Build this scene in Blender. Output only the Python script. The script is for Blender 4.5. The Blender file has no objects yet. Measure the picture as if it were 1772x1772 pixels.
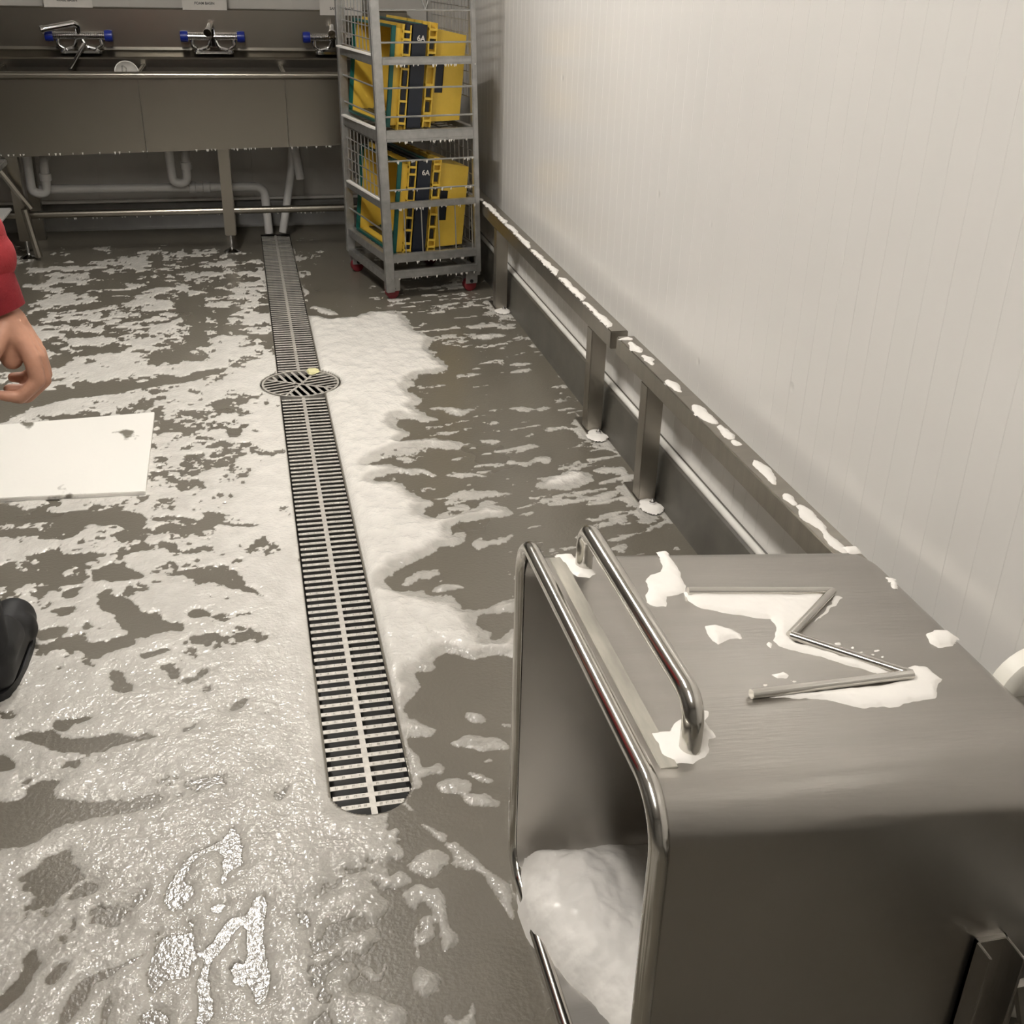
import bpy, bmesh, math, random
import numpy as np
from mathutils import Matrix, Vector
random.seed(7); rng = np.random.default_rng(11)
scn = bpy.context.scene; COL = scn.collection
# ------------------------------------------------------------------ camera
FPX, CAMH = 1920.0, 1.55
def cam_rot(f=FPX, v1=(390, -95), vzx=790):
    a = np.array([v1[0]-886, -(v1[1]-886), -f]); a /= np.linalg.norm(a)
    dx = vzx-886; t = -(a[0]*dx - a[2]*f)/a[1]
    up = -np.array([dx, t, -f]); up /= np.linalg.norm(up)
    if up[1] < 0: up = -up
    return np.stack([np.cross(a, up), a, up])
RC = cam_rot()
cam = bpy.data.objects.new('camera', bpy.data.cameras.new('camera')); COL.objects.link(cam)
cam.data.sensor_width = 36; cam.data.lens = FPX/1772*36; cam.data.clip_start = .05
M4 = Matrix([list(r)+[0] for r in RC]+[[0, 0, 0, 1]]); M4.translation = (0, 0, CAMH)
cam.matrix_world = M4; scn.camera = cam
def on_z(px, py, z=0.0):                      # where the photograph shows a point of the horizontal plane at height z
    d = RC @ np.array([px-886, -(py-886), -FPX]); t = (z-CAMH)/d[2]
    return d[0]*t, d[1]*t
# ------------------------------------------------------------------ world, lamps, exposure
w = bpy.data.worlds.new('world'); scn.world = w; w.use_nodes = True
w.node_tree.nodes['Background'].inputs[0].default_value = (.9, .95, 1, 1); w.node_tree.nodes['Background'].inputs[1].default_value = .03
scn.view_settings.view_transform = 'Standard'; scn.view_settings.look = 'None'
scn.view_settings.gamma = 1; scn.view_settings.use_curve_mapping = False
scn.view_settings.exposure = 0.97
scn.cycles.max_bounces = 6; scn.cycles.diffuse_bounces = 3; scn.cycles.glossy_bounces = 4; scn.cycles.transmission_bounces = 1; scn.cycles.transparent_max_bounces = 2
LAMPS = [((-.38, 4.12), 1.25, 62.0), ((-.28, 2.25), 1.25, 26.0), ((-.20, .35), 1.25, 34.0)]        # (x, y), length, strength of the tube diffuser
# ------------------------------------------------------------------ helpers
def tag(o, label=None, cat=None, group=None, kind=None):
    if label: o['label'] = label
    if cat: o['category'] = cat
    if group: o['group'] = group
    if kind: o['kind'] = kind
    return o
def empty(name, loc=(0, 0, 0), rz=0.0):
    o = bpy.data.objects.new(name, None); COL.objects.link(o); o.empty_display_size = .05
    o.location = loc; o.rotation_euler = (0, 0, rz); return o
class MB:
    def __init__(s): s.v = []; s.f = []
    def add(s, v, f):
        n = len(s.v); s.v += [tuple(map(float, p)) for p in v]; s.f += [tuple(i+n for i in q) for q in f]; return s
    def box(s, x0, x1, y0, y1, z0, z1, fn=None):
        v = [(x, y, z) for z in (z0, z1) for y in (y0, y1) for x in (x0, x1)]
        if fn: v = [fn(*p) for p in v]
        return s.add(v, [(0, 2, 3, 1), (4, 5, 7, 6), (0, 1, 5, 4), (2, 6, 7, 3), (0, 4, 6, 2), (1, 3, 7, 5)])
    def bar(s, p, q, wd, ht, up=(0, 0, 1)):
        p, q = Vector(p), Vector(q); d = (q-p).normalized(); u = Vector(up)
        a = d.cross(u).normalized(); b = a.cross(d).normalized(); a *= wd/2; b *= ht/2
        v = [p-a-b, p+a-b, p+a+b, p-a+b, q-a-b, q+a-b, q+a+b, q-a+b]
        return s.add(v, [(0, 1, 2, 3), (7, 6, 5, 4), (0, 4, 5, 1), (1, 5, 6, 2), (2, 6, 7, 3), (3, 7, 4, 0)])
    def tube(s, pts, r, n=12, closed=False, cap=True):
        P = [Vector(p) for p in pts]; m = len(P); rs = r if isinstance(r, (list, tuple)) else [r]*m
        ref = None; rings = []
        for i in range(m):
            if closed: t = (P[(i+1) % m]-P[i-1])
            else: t = P[min(i+1, m-1)]-P[max(i-1, 0)]
            t.normalize()
            if ref is None: ref = t.orthogonal().normalized()
            ref = (ref - t*ref.dot(t)).normalized(); b = t.cross(ref)
            rings.append([P[i]+(ref*math.cos(2*math.pi*k/n)+b*math.sin(2*math.pi*k/n))*rs[i] for k in range(n)])
        v = [p for rg in rings for p in rg]; f = []
        for i in range(m if closed else m-1):
            j = (i+1) % m
            off = 0
            if closed and j == 0:
                off = min(range(n), key=lambda k: (rings[0][k]-rings[-1][0]).length)
            for k in range(n):
                k2 = (k+1) % n
                f.append((i*n+k, i*n+k2, j*n+(k2+off) % n, j*n+(k+off) % n))
        if cap and not closed:
            f.append(tuple(range(n))[::-1]); f.append(tuple((m-1)*n+k for k in range(n)))
        return s.add(v, f)
    def lathe(s, prof, c=(0, 0, 0), axis='z', n=20):
        v = []; m = len(prof)
        for r, h in prof:
            for k in range(n):
                a = 2*math.pi*k/n; x, y = r*math.cos(a), r*math.sin(a)
                v.append({'z': (x, y, h), 'x': (h, x, y), 'y': (y, h, x)}[axis])
        v = [(p[0]+c[0], p[1]+c[1], p[2]+c[2]) for p in v]
        f = [(i*n+k, i*n+(k+1) % n, (i+1)*n+(k+1) % n, (i+1)*n+k) for i in range(m-1) for k in range(n)]
        f += [tuple(range(n))[::-1], tuple((m-1)*n+k for k in range(n))]
        return s.add(v, f)
    def mesh(s, name, bev=0.0, smooth=40):
        me = bpy.data.meshes.new(name); me.from_pydata(s.v, [], s.f); me.update()
        bm = bmesh.new(); bm.from_mesh(me)
        bmesh.ops.recalc_face_normals(bm, faces=bm.faces)
        if bev: bmesh.ops.bevel(bm, geom=[e for e in bm.edges if len(e.link_faces) == 2 and e.calc_face_angle(0) > .6], offset=bev, segments=2, affect='EDGES', clamp_overlap=True)
        bm.to_mesh(me); bm.free()
        if smooth: me.shade_smooth(); me.set_sharp_from_angle(angle=math.radians(smooth))
        return me
    def build(s, name, mat, parent=None, bev=0.0, smooth=40):
        return obj(name, s.mesh(name, bev, smooth), mat, parent)
def obj(name, me, mat=None, parent=None):
    o = bpy.data.objects.new(name, me); COL.objects.link(o)
    if mat is not None and not me.materials: me.materials.append(mat)
    if parent is not None: o.parent = parent
    return o
def arc(pts, r, n=6):                      # round the corners of an open polyline
    P = [Vector(p) for p in pts]; out = [P[0]]
    for i in range(1, len(P)-1):
        a = (P[i-1]-P[i]); b = (P[i+1]-P[i]); la, lb = a.length, b.length; a.normalize(); b.normalize()
        k = min(r/max(math.tan(a.angle(b)/2), 1e-3), la*.49, lb*.49)
        p0, p1 = P[i]+a*k, P[i]+b*k
        for j in range(n+1):
            t = j/n; out.append(p0*(1-t)**2+P[i]*2*t*(1-t)+p1*t*t)
    return out+[P[-1]]
def rrect(y0, y1, z0, z1, r, n=7):
    o = []
    for cy, cz, a0 in ((y1-r, z1-r, 0), (y0+r, z1-r, 90), (y0+r, z0+r, 180), (y1-r, z0+r, 270)):
        for k in range(n+1):
            a = math.radians(a0+90*k/n); o.append((cy+r*math.cos(a), cz+r*math.sin(a)))
    return o
# ------------------------------------------------------------------ materials
def mat(name, col, rough=.5, metal=0.0, spec=.5, var=0.0, vscale=6.0, bump=0.0, bscale=40.0, stretch=(1, 1, 1), col2=None, rvar=0.0, coat=0.0, coatr=.1, emit=None, bdist=.01):
    m = bpy.data.materials.new(name); m.use_nodes = True; nt = m.node_tree; N = nt.nodes; L = nt.links
    b = N['Principled BSDF']; b.inputs['Base Color'].default_value = (*col, 1); b.inputs['Roughness'].default_value = rough
    b.inputs['Metallic'].default_value = metal; b.inputs['Specular IOR Level'].default_value = spec
    b.inputs['Coat Weight'].default_value = coat; b.inputs['Coat Roughness'].default_value = coatr
    if emit: b.inputs['Emission Color'].default_value = (*emit[0], 1); b.inputs['Emission Strength'].default_value = emit[1]
    tc = N.new('ShaderNodeTexCoord'); mp = N.new('ShaderNodeMapping'); L.new(tc.outputs['Object'], mp.inputs[0]); mp.inputs['Scale'].default_value = stretch
    if var or col2 or rvar:
        nz = N.new('ShaderNodeTexNoise'); nz.inputs['Scale'].default_value = vscale; nz.inputs['Detail'].default_value = 3; L.new(mp.outputs[0], nz.inputs[0])
        cr = N.new('ShaderNodeValToRGB'); cr.color_ramp.elements[0].position = .18; cr.color_ramp.elements[1].position = .82
        c2 = col2 or tuple(c*(1-var) for c in col)
        cr.color_ramp.elements[0].color = (*c2, 1); cr.color_ramp.elements[1].color = (*[min(1, c*(1+(0 if col2 else var*.5))) for c in col], 1)
        L.new(nz.outputs[0], cr.inputs[0]); L.new(cr.outputs[0], b.inputs['Base Color'])
        if rvar:
            mr = N.new('ShaderNodeMapRange'); mr.inputs[1].default_value = .1; mr.inputs[2].default_value = .9
            mr.inputs[3].default_value = rough-rvar; mr.inputs[4].default_value = rough+rvar; L.new(nz.outputs[0], mr.inputs[0]); L.new(mr.outputs[0], b.inputs['Roughness'])
    if bump:
        nb = N.new('ShaderNodeTexNoise'); nb.inputs['Scale'].default_value = bscale; nb.inputs['Detail'].default_value = 2; L.new(mp.outputs[0], nb.inputs[0])
        bp = N.new('ShaderNodeBump'); bp.inputs['Strength'].default_value = bump; bp.inputs['Distance'].default_value = bdist; L.new(nb.outputs[0], bp.inputs['Height']); L.new(bp.outputs[0], b.inputs['Normal'])
        if coat: L.new(bp.outputs[0], b.inputs['Coat Normal'])
    return m
STEEL = mat('brushed_stainless', (.50, .485, .45), .34, 1.0, var=.14, vscale=3, rvar=.06, bump=.06, bscale=30, stretch=(1, 1, 14))
SINKS = mat('sink_stainless', (.27, .25, .215), .28, 1.0, var=.08, vscale=2)
TUBS = mat('tub_stainless', (.47, .45, .42), .33, 1.0, var=.10, vscale=4, rvar=.06, bump=.05, bscale=22, stretch=(1, 8, 1))
POLISH = mat('polished_tube', (.62, .60, .56), .17, 1.0, var=.1, vscale=20, rvar=.04)
STRIPM = mat('worn_strip', (.50, .475, .41), .5, .4, var=.5, vscale=40, stretch=(1, .2, 1))
RAILM = mat('rail_stainless', (.40, .375, .33), .36, 1.0, var=.22, vscale=5, rvar=.08, bump=.05, bscale=30, stretch=(1, 6, 1))
CHROME = mat('chrome', (.75, .75, .76), .08, 1.0)
GALV = mat('galvanised_wire', (.50, .50, .49), .42, .9, var=.25, vscale=30)
DRAINM = mat('grate_metal', (.62, .59, .54), .45, .35, var=.25, vscale=60, bump=.2, bscale=200, bdist=.002)
DARK = mat('drain_sump', (.012, .011, .009), .4)
PVC = mat('white_pipe', (.62, .61, .59), .4, var=.12, vscale=8)
BLUE = mat('blue_cap', (.012, .03, .30), .35)
YEL = mat('yellow_plastic', (.70, .47, .06), .42, var=.22, vscale=7, bump=.05, bscale=60)
TEAL = mat('teal_plastic', (.006, .10, .085), .4)
NAVY = mat('navy_plastic', (.008, .012, .022), .35, var=.2)
RED = mat('red_wheel', (.17, .012, .018), .45)
PAPER = mat('sign_paper', (.66, .63, .58), .5, var=.06, vscale=20)
INK = mat('sign_ink', (.03, .03, .03), .6)
BLACKP = mat('black_rubber', (.008, .008, .009), .55)
WHITEP = mat('white_wheel', (.86, .83, .75), .4, var=.04)
SKIN = mat('skin', (.58, .30, .20), .5, var=.22, vscale=28, bump=.25, bscale=120, bdist=.003)
CLOTH = mat('red_jersey', (.36, .026, .032), .85, var=.22, vscale=14, bump=.4, bscale=260, bdist=.003)
CUFF = mat('red_rib_knit', (.24, .012, .018), .9, var=.2, vscale=30, bump=.5, bscale=300, bdist=.003)
TROUS = mat('black_trousers', (.012, .012, .014), .8)
HAIR = mat('brown_hair', (.04, .025, .015), .6, bump=.4, bscale=90)
WALLM = mat('wall_panel', (.80, .78, .745), .17, spec=.5, var=.03, vscale=1.4, bump=.03, bscale=6, bdist=.02)
def add_dents(m):                                   # sparse knocks in the panel face
    N, L = m.node_tree.nodes, m.node_tree.links; vo = N.new('ShaderNodeTexVoronoi'); vo.inputs['Scale'].default_value = 3.4
    tc = N.new('ShaderNodeTexCoord'); L.new(tc.outputs['Object'], vo.inputs[0]); mr = N.new('ShaderNodeMapRange'); mr.interpolation_type = 'SMOOTHSTEP'
    mr.inputs[1].default_value = 0; mr.inputs[2].default_value = .055; L.new(vo.outputs['Distance'], mr.inputs[0])
    old = [n for n in N if n.type == 'BUMP'][0]; bp = N.new('ShaderNodeBump'); bp.inputs['Strength'].default_value = .5; bp.inputs['Distance'].default_value = .004
    L.new(mr.outputs[0], bp.inputs['Height']); L.new(old.outputs[0], bp.inputs['Normal']); L.new(bp.outputs[0], N['Principled BSDF'].inputs['Normal'])
add_dents(WALLM)
KERBM = mat('kerb_resin', (.105, .098, .082), .35, var=.35, vscale=9)
GLINTM = mat('kerb_glint', (.82, .80, .75), .25, .0, var=.1, vscale=12)  # near-white colour painting the bright glint on the kerb's rounded top
WALLD = mat('darkened_wall', (.16, .155, .145), .4, var=.2, vscale=1.5)  # unseen left wall, unlit look put into its colour for dark reflections
WALLF = mat('dim_panel', (.30, .29, .27), .4, var=.1, vscale=1.5)
WALLG = mat('wall_panel_grey', (.55, .53, .49), .3, var=.04, vscale=2)
CEILM = mat('ceiling_panel', (.75, .73, .70), .5)
LAMPB = mat('lamp_housing', (.8, .8, .8), .4)
SCRAP = mat('pale_scrap', (.80, .76, .42), .6)
# wet resin floor
FLOORM = mat('wet_floor', (.158, .142, .113), .30, spec=.5, var=.16, vscale=2.2, coat=.6, coatr=.05, bump=.11, bscale=105, bdist=.012, rvar=.06)
def foam_material(name, white=(.80, .775, .73), rough=.5, coat=.7, use_attr=True, bscale=70, bumps=.35):
    m = bpy.data.materials.new(name); m.use_nodes = True; nt = m.node_tree; N = nt.nodes; L = nt.links
    b = N['Principled BSDF']; out = N['Material Output']
    b.inputs['Specular IOR Level'].default_value = .2; b.inputs['Roughness'].default_value = rough; b.inputs['Coat Weight'].default_value = coat; b.inputs['Coat Roughness'].default_value = .05
    b.inputs['Base Color'].default_value = (*white, 1)
    tc = N.new('ShaderNodeTexCoord')
    n1 = N.new('ShaderNodeTexNoise'); n1.inputs['Scale'].default_value = bscale; n1.inputs['Detail'].default_value = 1.5; L.new(tc.outputs['Object'], n1.inputs[0])
    bp = N.new('ShaderNodeBump'); bp.inputs['Strength'].default_value = bumps; bp.inputs['Distance'].default_value = .012
    L.new(n1.outputs[0], bp.inputs['Height']); L.new(bp.outputs[0], b.inputs['Normal']); L.new(bp.outputs[0], b.inputs['Coat Normal'])
    if use_attr:                                    # thin foam lets the floor's colour through
        at = N.new('ShaderNodeAttribute'); at.attribute_name = 'cover'
        mx = N.new('ShaderNodeMix'); mx.data_type = 'RGBA'; mx.inputs[6].default_value = (.165, .15, .12, 1); mx.inputs[7].default_value = (*white, 1)
        L.new(at.outputs['Fac'], mx.inputs[0]); L.new(mx.outputs[2], b.inputs['Base Color'])
    return m
FOAM = foam_material('foam', (.86, .835, .785), .5, .8, True, 105, .30); FOAMW = foam_material('foam_thick', (.86, .83, .785), .6, .15, False, 45, .25)
# ------------------------------------------------------------------ setting
XW, YB, ZC = 1.245, 7.15, 2.75
DX0, DX1, DR, DYE = .065, .237, .086, 1.724       # drain channel
DCX, DCY, DCR = .150, 4.250, .158
def channel_outline():
    o = []
    cx = (DX0+DX1)/2
    for k in range(17):
        a = math.pi+math.pi*k/16; o.append((cx+DR*math.cos(a), DYE+DR+DR*math.sin(a)))
    a0 = math.asin(DR/DCR)
    for k in range(17):                    # right bulge round the disc
        a = -math.pi/2+a0+(math.pi-2*a0)*k/16; o.append((DCX+DCR*math.cos(a), DCY+DCR*math.sin(a)))
    o += [(DX1, 6.87), (DX0, 6.87)]
    for k in range(17):
        a = math.pi/2+a0+(math.pi-2*a0)*k/16; o.append((DCX+DCR*math.cos(a), DCY+DCR*math.sin(a)))
    return o
HOLE = channel_outline()
def build_floor():
    bm = bmesh.new(); ed = []
    for loop in ([(-3.6, -2.1), (XW+.05, -2.1), (XW+.05, YB+.05), (-3.6, YB+.05)], HOLE):
        vs = [bm.verts.new((x, y, 0)) for x, y in loop]
        ed += [bm.edges.new((vs[i], vs[(i+1) % len(vs)])) for i in range(len(vs))]
    bmesh.ops.triangle_fill(bm, use_beauty=True, edges=ed)
    for f in bm.faces:
        if f.normal.z < 0: f.normal_flip()
    me = bpy.data.meshes.new('floor'); bm.to_mesh(me); bm.free()
    fl = tag(obj('floor', me, FLOORM), kind='structure')
    n = len(HOLE); m = MB()
    m.add([(x, y, 0) for x, y in HOLE]+[(x, y, -.09) for x, y in HOLE], [(i, (i+1) % n, (i+1) % n+n, i+n) for i in range(n)]+[tuple(range(n, 2*n))])
    m.build('drain_trench', DARK, fl, smooth=0)
build_floor()
def groove_wall(name, mt, p0, p1, nrm, z0, z1, pitch=.078):
    p0, p1 = Vector(p0), Vector(p1); d = p1-p0; L = d.length; d.normalize(); nv = Vector(nrm); k = int(L/pitch); pr = []
    for i in range(k):
        s = i*pitch
        pr += [(s, 0), (s+pitch-.004, 0), (s+pitch-.002, -.0006)]
    pr.append((L, 0)); v = []; f = []
    for s, o in pr:
        q = p0+d*s+nv*o; v += [(q.x, q.y, z0), (q.x, q.y, z1)]
    for i in range(len(pr)-1): f.append((2*i, 2*i+2, 2*i+3, 2*i+1))
    m = MB().add(v, f); n = len(v)
    return tag(m.build(name, mt, smooth=0), kind='structure')
groove_wall('wall_right', WALLM, (XW, YB, 0), (XW, -2.05, 0), (-1, 0, 0), 0, ZC)
groove_wall('wall_back', WALLG, (-3.55, YB, 0), (XW, YB, 0), (0, -1, 0), 0, ZC, .3)
groove_wall('wall_left', WALLD, (-3.55, -2.05, 0), (-3.55, YB, 0), (1, 0, 0), 0, ZC, .3)
groove_wall('wall_front', WALLF, (XW, -2.05, 0), (-3.55, -2.05, 0), (0, 1, 0), 0, ZC, .3)
tag(MB().box(-3.6, XW+.05, -2.1, YB+.05, ZC, ZC+.05).build('ceiling', CEILM, smooth=0), kind='structure')
def kerb(name, a, b, inward):
    a, b, i = Vector(a), Vector(b), Vector(inward)
    prof = [(.052, 0), (.050, .004), (.040, .02), (.034, .135), (.028, .15), (.0, .17), (0, 0)]
    v = [tuple(p+i*o+Vector((0, 0, z))) for p in (a, b) for o, z in prof]; n = len(prof)
    m = MB().add(v, [(k, (k+1) % n, (k+1) % n+n, k+n) for k in range(n)]+[tuple(range(n)), tuple(range(n, 2*n))])
    return tag(m.build(name, KERBM, smooth=30), kind='structure')
def kerb_glint(name, a, b):  # added pale tube that stands for the glint along the kerb top
    return tag(MB().tube([a, b], .0105, 10).build(name, GLINTM), kind='structure')
kerb_glint('glint_strip_1', (XW-.014, YB-.05, .163), (XW-.014, -2, .163)); kerb_glint('glint_strip_2', (-3.5, YB-.014, .163), (XW-.05, YB-.014, .163))
kerb('baseboard_right', (XW, YB, 0), (XW, -2, 0), (-1, 0, 0)); kerb('baseboard_back', (-3.5, YB, 0), (XW, YB, 0), (0, -1, 0))
# ------------------------------------------------------------------ ceiling lamps
for i, ((x, y), L, st) in enumerate(LAMPS):
    t = empty('ceiling_lamp', (x, y, ZC-.09))
    MB().box(-.10, .10, -L/2-.03, L/2+.03, .03, .09).build('housing', LAMPB, t, bev=.006)
    e = mat('lamp_diffuser', (.9, .9, .88), .5, emit=((1.0, .955, .89), st))
    MB().box(-.05, .05, -L/2, L/2, 0, .03).build('diffuser', e, t, bev=.004)
    tag(t, ['long ceiling lamp above the round drain, nearest the sink', 'long ceiling lamp above the rounded end of the drain channel', 'long ceiling lamp nearest the camera, left of the tipped tub'][i], 'lamp', 'ceiling lamps of the wash room')
# ------------------------------------------------------------------ drain
def grate(y0, y1, rounded, label):
    t = empty('drain_grate', ((DX0+DX1)/2, y0, 0)); hw = (DX1-DX0)/2-.004; L = y1-y0
    MB().box(-.0065, .0065, 0.004, L-.004, -.007, -.0038).build('centre_bar', DRAINM, t, bev=.0015)
    pitch = .0318; n = int((L-.02)/pitch)
    def slat(hwx):
        m = MB().box(-hwx, hwx, -.0065, .0065, -.0062, -.0045)
        for sx in (-1, 1):
            for k in range(4):
                cx = sx*(.016+k*(hwx-.022)/3.4)
                m.add([(cx-.003, -.004, -.0045), (cx+.003, -.004, -.0045), (cx+.003, .004, -.0045), (cx-.003, .004, -.0045), (cx, 0, -.0022)], [(0, 1, 4), (1, 2, 4), (2, 3, 4), (3, 0, 4)])
        me = m.mesh('slat', 0, 25); me.materials.append(DRAINM); return me
    full = slat(hw)
    for k in range(n):
        y = .016+k*pitch+(L-.032-(n-1)*pitch)/2
        me = full
        if rounded and y < DR: 
            hx = math.sqrt(max(DR*DR-(DR-y)**2, 0))-.005
            if hx < .03: continue
            me = slat(hx)
        if not rounded: pass
        o = obj('slat', me, None, t); o.location = (0, y, 0)
    return tag(t, label, 'drain grate', 'long drain grates in the floor channel')
g1 = grate(DYE, DCY-.135, True, 'long slotted steel drain grate with rounded end, between round drain and foreground')
g2 = grate(DCY+.135, 6.865, False, 'long slotted steel drain grate running from the round drain to under the sink')
def disc():
    t = empty('round_drain_cover', (DCX, DCY, 0), math.radians(17)); R = DCR-.006
    MB().lathe([(R-.008, -.018), (R, -.018), (R, .001), (R-.008, .001), (R-.008, -.018)], n=48).build('rim', DRAINM, t, smooth=30)
    for a in (45, 135):
        c, s = math.cos(math.radians(a)), math.sin(math.radians(a))
        MB().bar((-c*R*.97, -s*R*.97, -.0045), (c*R*.97, s*R*.97, -.0042), .011, .003).build('cross_bar', DRAINM, t, bev=.001)
    for q in range(4):                            # 0 right, 1 top, 2 left, 3 bottom
        for k in range(-5, 5):
            off = (k+.5)*.0285
            a0 = abs(off)+.006; a1 = math.sqrt(max((R-.006)**2-off**2, 0))
            if a1-a0 < .012: continue
            sg = 1 if q in (0, 1) else -1
            p, r = ((sg*a0, off), (sg*a1, off)) if q % 2 == 0 else ((off, sg*a0), (off, sg*a1))
            MB().bar((*p, -.004), (*r, -.004), .0110, .002).build('bar', DRAINM, t)
    return tag(t, 'round steel drain cover with bars in four directions, midway along the channel', 'drain cover')
disc()
m = MB(); pr = []
for k in range(14):
    a = 2*math.pi*k/14; r = 1+.18*math.sin(3*a+1); pr.append((.026*r*math.cos(a), .032*r*math.sin(a)))
m.add([(x, y, 0) for x, y in pr]+[(x*.8, y*.8, .007+.002*math.sin(5*x*100)) for x, y in pr], [(i, (i+1) % 14, (i+1) % 14+14, i+14) for i in range(14)]+[tuple(range(14, 28))])
o = m.build('food_scrap', SCRAP); o.location = (*on_z(541, 643, .002), .001); tag(o, 'pale yellow food scrap on the far edge of the round drain', 'scrap')
# ------------------------------------------------------------------ bumper rail along the right wall
def rail(y0, y1, z0, z1, posts, label):
    t = empty('bumper_rail', (1.16, (y0+y1)/2, 0)); c = (y0+y1)/2
    MB().box(-.03, .03, y0-c, y1-c, z0, z1).build('rail_beam', RAILM, t, bev=.003)
    for y in posts:
        p = MB().box(-.028, .028, y-c-.03, y-c+.03, .008, z0).build('post', RAILM, t, bev=.003)
        pl = MB().box(-.032, .028, y-c-.11, y-c+.11, 0, .008).build('base_plate', RAILM, t, bev=.001)
        for s in (-.07, .07):
            MB().lathe([(.013, .008), (.013, .011), (.0095, .011), (.0095, .020), (.005, .022), (.005, .03), (.002, .032)], (0.004, y-c+s, 0), n=10).build('bolt', CHROME, pl)
    return tag(t, label, 'rail', 'bumper rails along the right wall')
rail(3.35, 6.35, .386, .446, [3.59, 5.15, 6.1], 'far square steel bumper rail on posts running behind the wire cart')
rail(.2, 3.29, .389, .449, [3.01, 1.75, .5], 'near square steel bumper rail on posts beside the tipped tub')
# ------------------------------------------------------------------ sink
def drips(segs, n, parent, L=(.005, .013), mt=None):
    m = MB()
    for p, q in segs:
        p, q = Vector(p), Vector(q)
        for k in range(n):
            t = random.random(); c = p.lerp(q, t); r = random.uniform(.003, .007); l = random.uniform(*L)
            m.lathe([(r, .002), (r*.7, -l*.4), (r*.25, -l)], tuple(c), n=6)
    o = m.build('foam_drips', FOAMW, parent); o['kind'] = 'stuff'; o['label'] = 'small foam drips hanging from the edge'; return o
def sink():
    t = empty('wash_sink', (-.55, 6.8, 0)); X0, X1 = -2.0, 1.55        # local x, sink spans -2.55..1.0
    YF, YK = -.38, .15
    bx = [X0, -.68, .05, .80, X1]                                    # basin borders, local
    def zb(x): return .548+.024*(x+.15)                              # underside slopes a little
    for i in range(4):
        a, b = bx[i]+.0012, bx[i+1]-.0012; m = MB()
        m.add([(a, YF+.012, zb(a)), (b, YF+.012, zb(b)), (b, YF+.006, .93), (a, YF+.006, .93)], [(0, 1, 2, 3)])
        m.add([(a, YF+.012, zb(a)), (b, YF+.012, zb(b)), (b, YK, zb(b)), (a, YK, zb(a))], [(3, 2, 1, 0)])
        m.add([(a, YK, zb(a)), (b, YK, zb(b)), (b, YK, .97), (a, YK, .97)], [(0, 1, 2, 3)])
        for xx in (a, b): m.add([(xx, YF+.012, zb(xx)), (xx, YK, zb(xx)), (xx, YK, .95), (xx, YF+.006, .93)], [(0, 1, 2, 3)])
        m.add([(a, YF+.012, zb(a)+.04), (b, YF+.012, zb(b)+.04), (b, YK, zb(b)+.04), (a, YK, zb(a)+.04)], [(0, 1, 2, 3)])
        m.build('basin', SINKS, t)
    for x in bx[1:-1]:
        MB().box(x-.012, x+.012, YF+.02, YK, .75, .948).build('divider', SINKS, t, bev=.006)
    MB().tube([(X0, YF-.004, .938), (X1, YF-.004, .938)], .019, 12).build('front_rim', SINKS, t)
    m = MB(); pr = [(.15, .93), (.148, .972), (.155, .98), (.163, .984), (.232, 1.006), (.244, 1.013), (.251, 1.028), (.252, 1.222), (.258, 1.229), (.33, 1.229), (.33, .93)]
    n = len(pr); m.add([(x, y, z) for x in (X0, X1) for y, z in pr], [(k, (k+1) % n, (k+1) % n+n, k+n) for k in range(n)]+[tuple(range(n)), tuple(range(n, 2*n))])
    m.build('backsplash', SINKS, t, smooth=0)
    for x in (-.63, .447, 1.40, -1.7):
        lg = MB().box(x-.03, x+.03, YF+.005, YF+.065, .10, zb(x)+.005).build('leg', SINKS, t, bev=.004)
        MB().lathe([(.008, .02), (.008, .10)], (x, YF+.035, 0), n=10).build('foot_rod', CHROME, lg)
        MB().lathe([(.045, 0), (.046, .006), (.034, .014), (.014, .022), (.010, .03)], (x, YF+.035, 0), n=24).build('foot', CHROME, lg)
        lb = MB().box(x-.03, x+.03, YK-.07, YK-.01, .0, zb(x)+.005).build('leg', SINKS, t, bev=.004)
    MB().tube([(-1.7, YF+.04, .232), (1.4, YF+.04, .232)], .0195, 12).build('stretcher', SINKS, t)
    drips([((-.9, YF+.012, zb(-.3)), (1.3, YF+.012, zb(1.1))), ((-.6, YF+.04, .214), (1.3, YF+.04, .214))], 46, t)
    return tag(t, 'long stainless wash sink with several basins and backsplash on the far wall', 'sink')
sink()
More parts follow.
